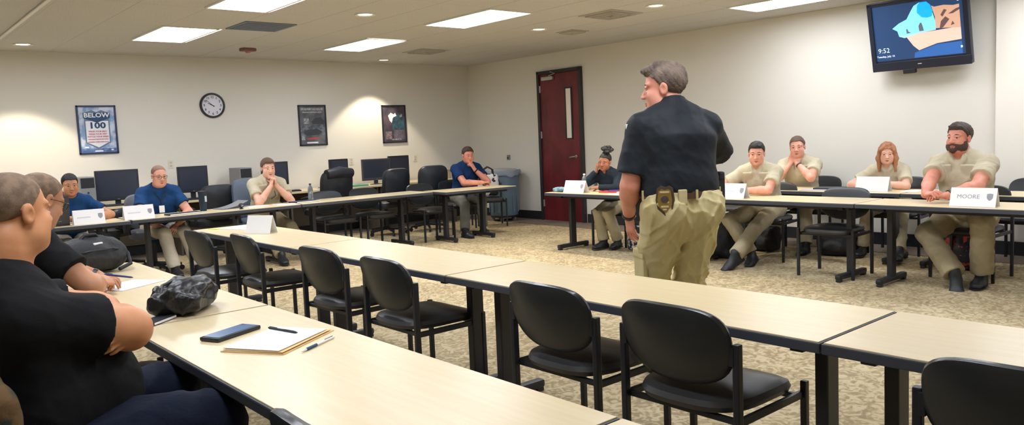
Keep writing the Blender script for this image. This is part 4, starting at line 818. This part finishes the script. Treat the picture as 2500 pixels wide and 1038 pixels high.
c = p.Ch+p.f*.17-Z(0, 0, .10)-p.o; b = MB(); b.tube([p.N+p.l*.07+p.f*.02-p.o, p.N+p.l*.055+p.f*.11-Z(0,0,.07)-p.o, p.Ch+p.f*.165-p.o, c+Z(0, 0, .05)], .005, 6); b.tube([p.N-p.l*.07+p.f*.02-p.o, p.N-p.l*.055+p.f*.11-Z(0,0,.07)-p.o, p.Ch+p.f*.165-p.o], .005, 6); ly = b.build('lanyard', m_black, p.t)
MB().box(c-Z(0, 0, .005), (.06, .008, .085), rz=p.y+R(90), ch=.003).build('id_badge', m_paper, ly)
p = Person('man in a khaki shirt with both hands clasped at his mouth', (-5.05, -1.96), 266, sc=1.05, hip=.555, lean=14, curl=12, fat=.012, head=(264, -6, 0), shw=1.02)
p.arm('R', (-5.085, -2.30, .965), Z(-.55, -.2, -.8), f=(.25, .12, 1), n=(.9, .1, 0), curl=.9); p.arm('L', (-5.015, -2.31, .965), Z(.6, -.2, -.8), f=(-.25, .12, 1), n=(-.9, .1, 0), curl=.9)
p.leg('R', (-5.2, -2.75, .1), toe=(-.2, -1, 0)); p.leg('L', (-4.82, -2.7, .1), toe=(.2, -1, 0))
p.build(.006, sk_light, khaki, sleeve=.60, trousers=kpant, hairspec=(.012, h_brown, 'short'), collar='shirt', pock=True, wr=.009, flare=.03, legfat=.01)
b = MB(); c = p.Ch+p.f*.13+p.l*.06-p.o+Z(0,0,.05); b.box(c, (.03, .04, .055), rz=p.y, ch=.008); b.tube([c-Z(0, 0, .03), c+p.l*.01+p.f*.03-Z(0, 0, .12), c-p.l*.05+p.f*.02-Z(0, 0, .16)], .005, 6); b.build('radio_microphone', m_black, p.t)
p = Person('man in a dark blue polo at the far table end, hand at his chin', (-1.84, -2.14), 258, sc=1.05, hip=.56, lean=9, curl=12, fat=.025, head=(256, -8, 0), shw=1.04)
p.arm('R', (-1.85, -2.62, .79), Z(-.8, 0, -.5), f=(1, -.25, 0), n=(0, 0, -1), curl=.8); p.arm('L', (-1.84, -2.44, .985), Z(.55, -.45, -.75), f=(-.45, .1, .8), n=(-.4, .8, .2), curl=.9)
p.leg('R', (-2.30, -2.72, .1), toe=(-.1, -1, 0)); p.leg('L', (-1.88, -2.62, .1), toe=(-.3, -1, 0))
p.build(.006, sk_rosy, navy2, sleeve=.62, trousers=olive, hairspec=(.011, h_dark, 'short'), collar='polo', flare=.028, legfat=.008)
p.watch('L', m_black, .93, .034)

# right-hand side
p = Person('woman with a curly top bun in a dark jacket resting her cheek on her hand', (-1.66, -5.16), 184, sc=.93, hip=.54, lean=16, curl=12, fat=.0, head=(196, -8, -8), shw=.95)
p.arm('R', (-1.93, -5.075, .975), Z(-.6, .6, -.8), f=(.1, -.15, 1), n=(.9, -.5, 0), curl=.35); p.arm('L', (-2.12, -5.26, .785), Z(-.3, -.9, -.5), f=(-.2, 1, 0), n=(0, 0, -1), curl=.4)
p.leg('R', (-2.05, -5.28, .1), toe=(-1, .1, 0)); p.leg('L', (-1.92, -5.40, .1), toe=(-1, -.2, 0))
p.build(.0055, sk_brown, jacket, trousers=kpant, hairspec=(.006, h_black, 'bun'), longsleeve=True, collar='shirt', wr=.009, lipm=m_lipd, legfat=.012)
for k, q in (('L', 1), ('R', -1)): c = p.sh[k]+p.l*q*.045-Z(0, 0, .09)-p.f*0+p.f*.035-p.o; MB().box(c, (.07, .015, .08), rz=p.y, ch=.006).build('sleeve_patch', mat('patch_pale', (190, 200, 210), .7), p.t)
p = Person('young dark-haired man in khaki at the front right table, ankles crossed', (-1.60, -7.28), 190, sc=1.03, hip=.555, lean=15, curl=14, fat=.008, head=(207, -8, 0), shw=1.04)
p.arm('R', (-2.10, -7.13, .79), Z(.1, .9, -.3), f=(-.6, -.8, 0), n=(0, 0, -1), curl=.4); p.arm('L', (-2.06, -7.28, .79), Z(-.3, -.9, -.4), f=(-.15, 1, 0), n=(0, 0, -1), curl=.5)
p.leg('R', (-2.02, -7.36, .11), p.f*.7+Z(0, .75, .6), toe=(-.8, .1, 0), foot=((-.8, -.2, -.15), (0, .2, 1))); p.leg('L', (-2.36, -7.38, .14), p.f+Z(0, -.2, .8), foot=((-.75, .25, -.35), (-.3, 0, .9)))
p.build(.0055, sk_pink, khaki, sleeve=.64, trousers=kpant, hairspec=(.010, h_black, 'short'), collar='shirt', pock=True, wr=.009, flare=.032, legfat=.010)
p = Person('man in khaki by the wall resting his chin on both hands', (-.50, -7.12), 196, sc=1.05, hip=.56, lean=16, curl=10, fat=.01, head=(200, -2, 4), shw=1.02)
p.arm('L', (-.79, -7.21, 1.01), Z(-.5, -.85, -.7), f=(.05, .25, 1), n=(.9, .2, .1), curl=1.0); p.arm('R', (-.80, -7.12, 1.0), Z(-.7, .35, -.8), f=(.1, -.3, 1), n=(.9, 0, .1), curl=1.0)
p.leg('R', (-1.0, -7.0, .1)); p.leg('L', (-1.06, -7.45, .1), toe=(-1, -.15, 0))
p.build(.006, sk_pink, khaki, sleeve=.6, trousers=kpant, hairspec=(.008, h_brown, 'buzz'), collar='shirt', pock=True, wr=.009, flare=.032, legfat=.008)
p.watch('L', m_black, .86, .034)
p = Person('woman with long auburn hair in a khaki shirt, forearms on the rear table', (-.50, -8.18), 188, sc=.94, hip=.55, lean=18, curl=12, fat=.0, head=(203, -6, 0), shw=.96)
p.arm('R', (-.90, -8.08, .785), Z(0, .9, -.3), f=(-.3, -.9, 0), n=(0, 0, -1), curl=.3); p.arm('L', (-.88, -8.22, .80), Z(-.2, -.9, -.3), f=(-.3, .9, 0), n=(0, 0, -1), curl=.3)
p.leg('R', (-.90, -8.02, .1)); p.leg('L', (-1.16, -8.52, .1), p.f+Z(0, -.3, .7), toe=(-1, -.25, 0))
p.build(.0055, sk_light, khaki, sleeve=.72, trousers=kpant, hairspec=(.012, h_red, 'long'), collar='shirt', wr=.009, flare=.03, browm=h_red, legfat=.004)
p = Person('bearded man in khaki at the right, hands clasped on the table', (-1.52, -9.28), 176, sc=1.12, hip=.57, lean=8, curl=10, fat=.035, head=(168, 2, 0), shw=1.10)
p.arm('L', (-2.16, -9.33, .80), Z(.1, -.95, -.4), f=(-.5, .85, .1), n=(.2, 0, -1), curl=.8, thumb=.8); p.arm('R', (-2.20, -9.17, .80), Z(.1, .9, -.4), f=(-.4, -.9, .25), n=(.3, 0, -1), curl=.8)
p.leg('R', (-2.16, -9.40, .12), p.f*.7+Z(0, .9, .5), foot=((-.65, -.25, -.5), (-.4, 0, .8))); p.leg('L', (-1.90, -9.52, .10), p.f*.8+Z(0, -.35, .6), toe=(-1, -.1, 0))
p.build(.0055, sk_rosy, khaki, sleeve=.62, trousers=kpant, hairspec=(.010, h_dark, 'short'), beard=beardm, collar='shirt', pock=True, wr=.012, flare=.032, legfat=.022, trwr=.012, jawfat=.010)
p.watch('L', m_black, .9, .036)

# ------------------------------------------------------------------ things on the tables
TT = .7365
def tent(x, y, rz, w_, label, words=None, blank=False, h_=.15):
    t = thing('name_tent', label, 'name card', (x, y, TT), R(rz), 'folded name cards'); d = .055
    a = math.atan2(d, h_); L = math.hypot(d, h_)
    for s in (-1, 1):
        q = MB().box((0, 0, L/2), (w_, .002, L)).build('card_panel', m_paper, t, (0, s*d, .001), (s*a, 0, 0))
        if s == -1 and not blank:
            if words: text('name_lettering', words, .048, m_ink, q, (-.035, -.0014, L*.52), (R(90), 0, 0))
            else: MB().box((-.05, -.0014, L*.48), (w_*.42, .0008, .012)).build('faint_lettering', mat('faint_ink', (206, 208, 214), .7), q)
            e = MB().plate([(-.022, .026), (0, .03), (.022, .026), (.022, -.006), (.012, -.022), (0, -.03), (-.012, -.022), (-.022, -.006)], -.0022, -.0012).build('shield_emblem', m_ink, q, (w_*.36, 0, L*.52))
            e2 = MB().plate([(-.012, .016), (.012, .016), (.010, -.006), (0, -.018), (-.010, -.006)], -.0030, -.0023).build('shield_centre', mat('emblem_blue', (96, 104, 126), .6), q, (w_*.36, 0, L*.52)) if False else None
    return t
tent(-7.335, -2.79, -2, .30, 'name card in front of the man at the laptop, leftmost card'); tent(-6.83, -2.755, -2, .31, 'name card in front of the man with glasses and lanyard')
tent(-6.62, -5.55, -60, .25, 'blank folded card alone on the middle row of tables', blank=True)
tent(-2.34, -5.10, -90, .35, 'name card on the table beside the red door'); tent(-2.33, -7.37, -92, .28, 'name card in front of the young man at the front right'); tent(-2.33, -9.60, -90, .34, 'name card reading MOORE in front of the bearded man', 'MOORE'); tent(-1.12, -8.24, -90, .34, 'white card in front of the woman with auburn hair', blank=True)

def laptop(x, y, rz, label):
    t = thing('laptop', label, 'laptop', (x, y, TT), R(rz)); MB().box((0, 0, .011), (.36, .25, .02), ch=.004).build('laptop_base', m_plastic, t)
    q = MB().box((0, 0, .15), (.36, .014, .30), ch=.005).build('laptop_lid', mat('laptop_lid_grey', (66, 62, 64), .45), t, (0, -.125, .022), (R(12), 0, 0)); MB().box((.09, -.008, .03), (.03, .001, .006)).build('lid_mark', m_pcgray, q)
laptop(-7.68, -2.62, -3, 'open dark laptop at the far left seen from its back')
def flatbook(x, y, rz, w_, d_, h_, col, label, cat, name, part='cover', z=TT):
    t = thing(name, label, cat, (x, y, z), R(rz)); m = mat('cover_%d_%d' % (col[0], col[2]), col, .5)
    MB().box((0, 0, h_*.5), (w_, d_, h_), ch=min(.004, h_*.3)).build(part, m, t)
    if h_ > .012: MB().box((.004, 0, h_*.5), (w_-.004, d_+.003, h_*.55)).build('pages', m_paper, t)
    return t
flatbook(-6.32, -2.66, 5, .38, .16, .018, (44, 46, 54), 'dark notebook in front of the man with the lanyard', 'notebook', 'notebook'); flatbook(-4.76, -2.55, 6, .34, .20, .02, (48, 52, 66), 'dark notebook in front of the man with clasped hands', 'notebook', 'notebook')
flatbook(-1.02, -7.72, 10, .22, .30, .022, (40, 44, 54), 'black folder on the rear table left of the auburn-haired woman', 'folder', 'ring_folder'); flatbook(-1.16, -7.62, 20, .21, .30, .006, (176, 178, 184), 'grey sheet lying beside the black folder on the rear table', 'paper', 'paper_sheet', 'sheet')
flatbook(-1.05, -8.60, 4, .22, .16, .004, (238, 238, 236), 'white sheet on the rear table right of the auburn-haired woman', 'paper', 'paper_sheet', 'sheet')
flatbook(-5.42, -2.55, 12, .3, .2, .004, (238, 238, 240), 'white papers right of the grey curled binder', 'paper', 'paper_sheet', 'sheet'); flatbook(-5.05, -2.62, -8, .28, .18, .004, (236, 236, 236), 'white sheet under the elbows of the khaki man', 'paper', 'paper_sheet', 'sheet')
flatbook(-6.52, -4.98, 20, .28, .40, .005, (240, 240, 236), 'white papers at the far end of the middle row', 'paper', 'paper_sheet', 'sheet'); flatbook(-6.74, -4.80, 30, .07, .10, .004, (206, 214, 84), 'yellow-green sticky note at the far end of the middle row', 'sticky note', 'sticky_note', 'note')
t = thing('binder', 'grey binder with its cover curling up, beside the tumbler', 'binder', (-5.68, -2.44, TT), R(8)); b = MB(); vs = []; n = 8
for i in range(n): x = -.17+.34*i/(n-1); z = .006+.075*(i/(n-1))**2; vs += [(x, -.12, z), (x, .12, z), (x, .12, z+.005), (x, -.12, z+.005)]
fs = [(0, 1, 2, 3), tuple(4*(n-1)+k for k in (3, 2, 1, 0))]+[(4*i+k, 4*i+(k+1) % 4, 4*i+4+(k+1) % 4, 4*i+4+k) for i in range(n-1) for k in range(4)]
b.add(vs, fs).build('curled_cover', m_pcgray, t); MB().box((0, 0, .003), (.34, .24, .006)).build('back_cover', m_pcgray, t)
t = thing('webcam', 'small black ball-shaped camera on the far row', 'camera', (-5.66, -2.72, TT)); MB().lathe([(0, 0), (.026, 0), (.024, .008), (.01, .012), (0, .012)], n=16).build('camera_foot', m_black, t); b = MB(); b.lathe([(.032*math.sin(R(a)), .042-.032*math.cos(R(a))) for a in range(0, 181, 15)], n=18); b.build('camera_ball', m_black, t, smooth=True); MB().tube([(0, -.030, .042), (0, -.035, .042)], .012, 14).build('camera_lens', m_pcgray, t)
t = thing('tumbler', 'tall dark blue insulated tumbler with a pale label', 'tumbler', (-6.02, -2.46, TT)); MB().lathe([(0, 0), (.036, 0), (.038, .01), (.048, .19), (.05, .215), (0, .215)], n=24).build('tumbler_body', mat('tumbler_navy', (30, 52, 72), .35, .3), t, smooth=True); MB().lathe([(0, .214), (.052, .214), (.052, .235), (.045, .24), (0, .24)], n=24).build('tumbler_lid', m_plastic, t, smooth=True)
q = MB(); q.add([(.0475*math.cos(R(a)), .0475*math.sin(R(a)), z) for z in (.11, .18) for a in (-80, -65, -50, -35)], [(0, 1, 5, 4), (1, 2, 6, 5), (2, 3, 7, 6)]); q.build('tumbler_label', mat('label_pale', (200, 208, 214), .5), t)
m_bottle = mat('clear_bottle', (208, 216, 222), .12, trans=.8); m_water = mat('bottle_label_blue', (70, 110, 176), .4)
def bottle(x, y, label, h_=.23, lab=None):
    t = thing('water_bottle', label, 'bottle', (x, y, TT)); k = h_/.23
    MB().lathe([(0, 0), (.030, 0), (.034, .008), (.034, .06), (.031, .08), (.034, .1), (.034, .15), (.028, .175), (.014, .20), (.013, .212), (0, .212)], n=22).build('bottle_body', m_bottle, t, smooth=True); MB().lathe([(0, .211), (.0155, .211), (.0155, .229), (0, .230)], n=18).build('bottle_cap', m_paper if lab else m_plastic, t)
    if lab: MB().lathe([(.0342, .07), (.0352, .072), (.0352, .135), (.0342, .137)], n=22).build('bottle_label', lab, t)
    t.scale = (k, k, k)
bottle(-4.60, -2.42, 'clear water bottle by the dark notebook on the far row', .23); bottle(-2.06, -4.98, 'water bottle with a blue label on the table by the door', .22, m_water)
m_teal = mat('teal_cloth', (70, 116, 136), .8, c2=(150, 180, 190), scale=18, bump=.3)
def soft(name, label, cat, loc, rz, hs, rad, m, amp, sc, part, seed=1, h=.008, extra=None):
    t = thing(name, label, cat, loc, R(rz)); F = Field((-hs[0]-.03, -hs[1]-.03, -.02), (hs[0]+.03, hs[1]+.03, 2*hs[2]+.05), h); F.rbox((0, 0, hs[2]), hs, rad)
    if extra: extra(F)
    F.wrinkle(amp, sc, seed, n=6); me = F.mesh(part, m)
    zs = min(v.co.z for v in me.vertices); link(part, me, t, (0, 0, -zs)); return t
soft('glove', 'crumpled teal glove at the near corner of the door table', 'glove', (-2.28, -4.80, TT), 10, (.09, .10, .025), .02, m_teal, .012, 40, 'glove_cloth', 2)
flatbook(-2.16, -5.52, 8, .16, .26, .016, (196, 54, 60), 'red folder in front of the woman in the dark jacket', 'folder', 'paper_folder'); flatbook(-2.14, -5.56, 30, .10, .15, .01, (72, 70, 140), 'small blue-violet booklet on top of the red folder', 'booklet', 'booklet', z=TT+.016); flatbook(-2.33, -5.80, 4, .16, .20, .004, (240, 240, 240), 'white sheet at the right of the red folder', 'paper', 'paper_sheet', 'sheet')

# near row
def ex_bp(F):
    F.ell((0, -.02, .10), (.20, .13, .11), k=.05); F.ell((.03, -.11, .075), (.13, .06, .06), k=.03)
t = soft('backpack', 'large black backpack lying on the near table beyond the writing man', 'backpack', (-8.19, -6.64, TT), 20, (.20, .145, .085), .07, m_bag, .016, 16, 'pack_body', 4, .009, ex_bp)
b = MB(); b.tube([(-.07, -.04, .20), (-.04, -.05, .235), (.03, -.05, .235), (.06, -.04, .20)], .011, 8); b.build('carry_handle', m_black, t, smooth=True); b = MB(); b.tube([(-.17, -.10, .13), (-.08, -.17, .15), (.06, -.18, .15), (.18, -.1, .12)], .006, 6); b.build('zip', m_plastic, t); MB().box((-.005, -.128, .185), (.06, .012, .014), rz=.1, ch=.004).build('pale_tag', m_paper, t)
MB().tube([(.15, -.08, .16), (.19, -.12, .10), (.17, -.17, .04), (.08, -.19, .02)], .012, 8).build('strap', m_bag, t, smooth=True)
def ex_cr(F):
    rg = np.random.RandomState(9)
    for i in range(11): a = rg.rand()*6.28; F.cone((.12*math.cos(a), .08*math.sin(a), .04+.04*rg.rand()), (.15*math.cos(a+.9), .10*math.sin(a+.9), .065+.045*rg.rand()), .028, .02, .02)
    F.ell((.08, 0, .075), (.09, .10, .06), k=.04)
t = soft('drawstring_bag', 'crumpled black bag on the near table next to the large man', 'bag', (-8.17, -8.33, TT), 55, (.165, .115, .046), .04, m_leatherbag, .020, 26, 'bag_body', 6, .006, ex_cr)
MB().tube([(-.12, .06, .09), (-.03, .08, .125), (.08, .06, .13), (.14, 0, .10), (.16, -.06, .04)], .007, 8).build('drawstring', m_black, t, smooth=True)
flatbook(-8.33, -8.47, 38, .15, .075, .016, (30, 32, 36), 'black wallet-like case at the near end of the crumpled bag', 'case', 'phone_case')
t = thing('phone', 'phone with a dark blue screen lying on the near table', 'phone', (-8.20, -8.955, TT), R(24)); MB().box((0, 0, .008), (.225, .095, .016), ch=.006).build('phone_body', m_black, t); MB().box((0, 0, .0165), (.205, .082, .0015)).build('phone_screen', mat('phone_glass', (74, 112, 158), .15), t); MB().tube([(.095, .03, .0168), (.095, .03, .0182)], .006, 12).build('phone_camera', m_plastic, t)
t = thing('file_folder', 'manila folder with white sheets beside the phone', 'folder', (-8.115, -9.195, TT), R(32)); b = MB(); b.plate([(-.17, -.135), (.17, -.135), (.17, .09), (.165, .135), (.06, .135), (.05, .125), (-.17, .125)], 0, .003, 'xy'); b.build('folder_back', m_manila, t); q = MB().box((-.004, -.006, .0075), (.325, .245, .001)).build('folder_front', m_manila, t); q.location = (0, 0, 0)
q = MB(); q.box((-.008, .004, .0055), (.31, .235, .004), rz=.02); q.box((-.012, .0, .0095), (.30, .225, .003), rz=-.03); [link('paper', MB().box((-.010+.004*k, .002, .0045+.003*k+(.004 if k else 0)), (.31, .232, .0025), rz=.02*(1-2*k)).mesh('paper', m_paper), t) for k in (0, 1)]
def pen(p0, p1, label, m, grip=None, r=.0048):
    c = (Vector(p0)+Vector(p1))/2; t = thing('pen', label, 'pen', tuple(c)); a, e = Vector(p0)-c, Vector(p1)-c; d = e-a
    MB().tube([a, a+d*.04, a+d*.92, e], [r*.6, r, r, r*.25], 10).build('pen_barrel', m, t, smooth=True)
    if grip: MB().tube([a+d*.55, a+d*.86], r*1.12, 10).build('pen_grip', grip, t)
    q = Vector((0, 0, r*1.1)); MB().tube([a+d*.05+q, a+d*.30+q], r*.3, 6).build('pen_clip', m_plastic, t)
pen((-8.08, -9.03, TT+.017), (-8.04, -9.20, TT+.017), 'black pen lying on the white sheets', m_plastic, m_black); pen((-7.955, -9.325, TT+.0055), (-8.135, -9.425, TT+.0055), 'white pen with a dark grip lying beside the manila folder', m_paper, m_navyink)
flatbook(-8.15, -7.36, 30, .30, .22, .004, (236, 240, 248), 'white sheet the man is writing on', 'paper', 'paper_sheet', 'sheet')
pen((-8.30, -7.50, .835), (-8.165, -7.52, .80), 'dark blue pen in the writing hand', mat('pen_blue', (46, 50, 110), .3), None, .0055)
pen((-2.13, -7.06, .90), (-2.09, -7.12, .80), 'black pen in the hand of the young man', m_plastic)
chair(-8.42, -8.26, 0, 'empty chair tucked between the two foreground men')
chair(-8.25, -10.29, 0, 'chair pushed under the near table, just its rounded back corner at the bottom edge')
# jacket over the foreground chair
m_camo = mat('jacket_mottled', (40, 54, 46), .85, c2=(104, 78, 44), scale=9, contrast=(.45, .55), bump=.2)
def ex_j(F):
    for y in (-1, 1): F.cone((.0, y*.24, .40), (.02, y*.27, .12), .05, .045, .03)
soft('jacket', 'dark mottled jacket hanging over the chair back at the bottom left corner', 'jacket', (-9.115, -9.255, .40), 20, (.05, .235, .235), .05, m_camo, .012, 20, 'jacket_cloth', 3, .010, ex_j)

# bags on the floor
m_bag2 = mat('bag_red_print', (34, 32, 36), .6, c2=(196, 70, 60), scale=16, contrast=(.53, .57)); m_bag3 = mat('bag_white_print', (30, 32, 38), .6, c2=(206, 208, 212), scale=18, contrast=(.52, .56))
def floorbag(x, y, rz, hs, label, m, seed):
    t = soft('backpack', label, 'backpack', (x, y, 0), rz, hs, min(hs)*.42, m, .014, 18, 'pack_body', seed, .010, lambda F: F.ell((-hs[0]*.9, 0, hs[2]*.7), (hs[0]*.5, hs[1]*.75, hs[2]*.55), k=.03))
    for s in (-1, 1): MB().tube([(hs[0]*.8, s*hs[1]*.4, 2*hs[2]*.9), (hs[0]*1.3, s*hs[1]*.45, hs[2]*1.5), (hs[0]*1.25, s*hs[1]*.5, hs[2]*.7), (hs[0]*.8, s*hs[1]*.6, hs[2]*.3)], .014, 8).build('shoulder_strap', m_bag, t, smooth=True)
    MB().tube([(0, -.04, 2*hs[2]-.01), (0, -.03, 2*hs[2]+.035), (0, .03, 2*hs[2]+.035), (0, .04, 2*hs[2]-.01)], .009, 8).build('grab_handle', m_bag, t, smooth=True)
floorbag(-1.80, -6.82, 10, (.12, .16, .23), 'black backpack on the carpet right of the standing man', m_bag, 11); floorbag(-1.12, -9.13, 5, (.12, .18, .21), 'backpack with a red flower print under the bearded man', m_bag2, 12); floorbag(-.98, -7.78, 15, (.12, .2, .14), 'low black bag on the carpet beneath the rear table', m_bag, 13); floorbag(-1.9, -5.70, 0, (.09, .11, .15), 'black and white patterned bag beside the woman in the dark jacket', m_bag3, 14); floorbag(-1.1, -6.98, 0, (.12, .14, .14), 'small black bag behind the ankles of the young man', m_bag, 15)
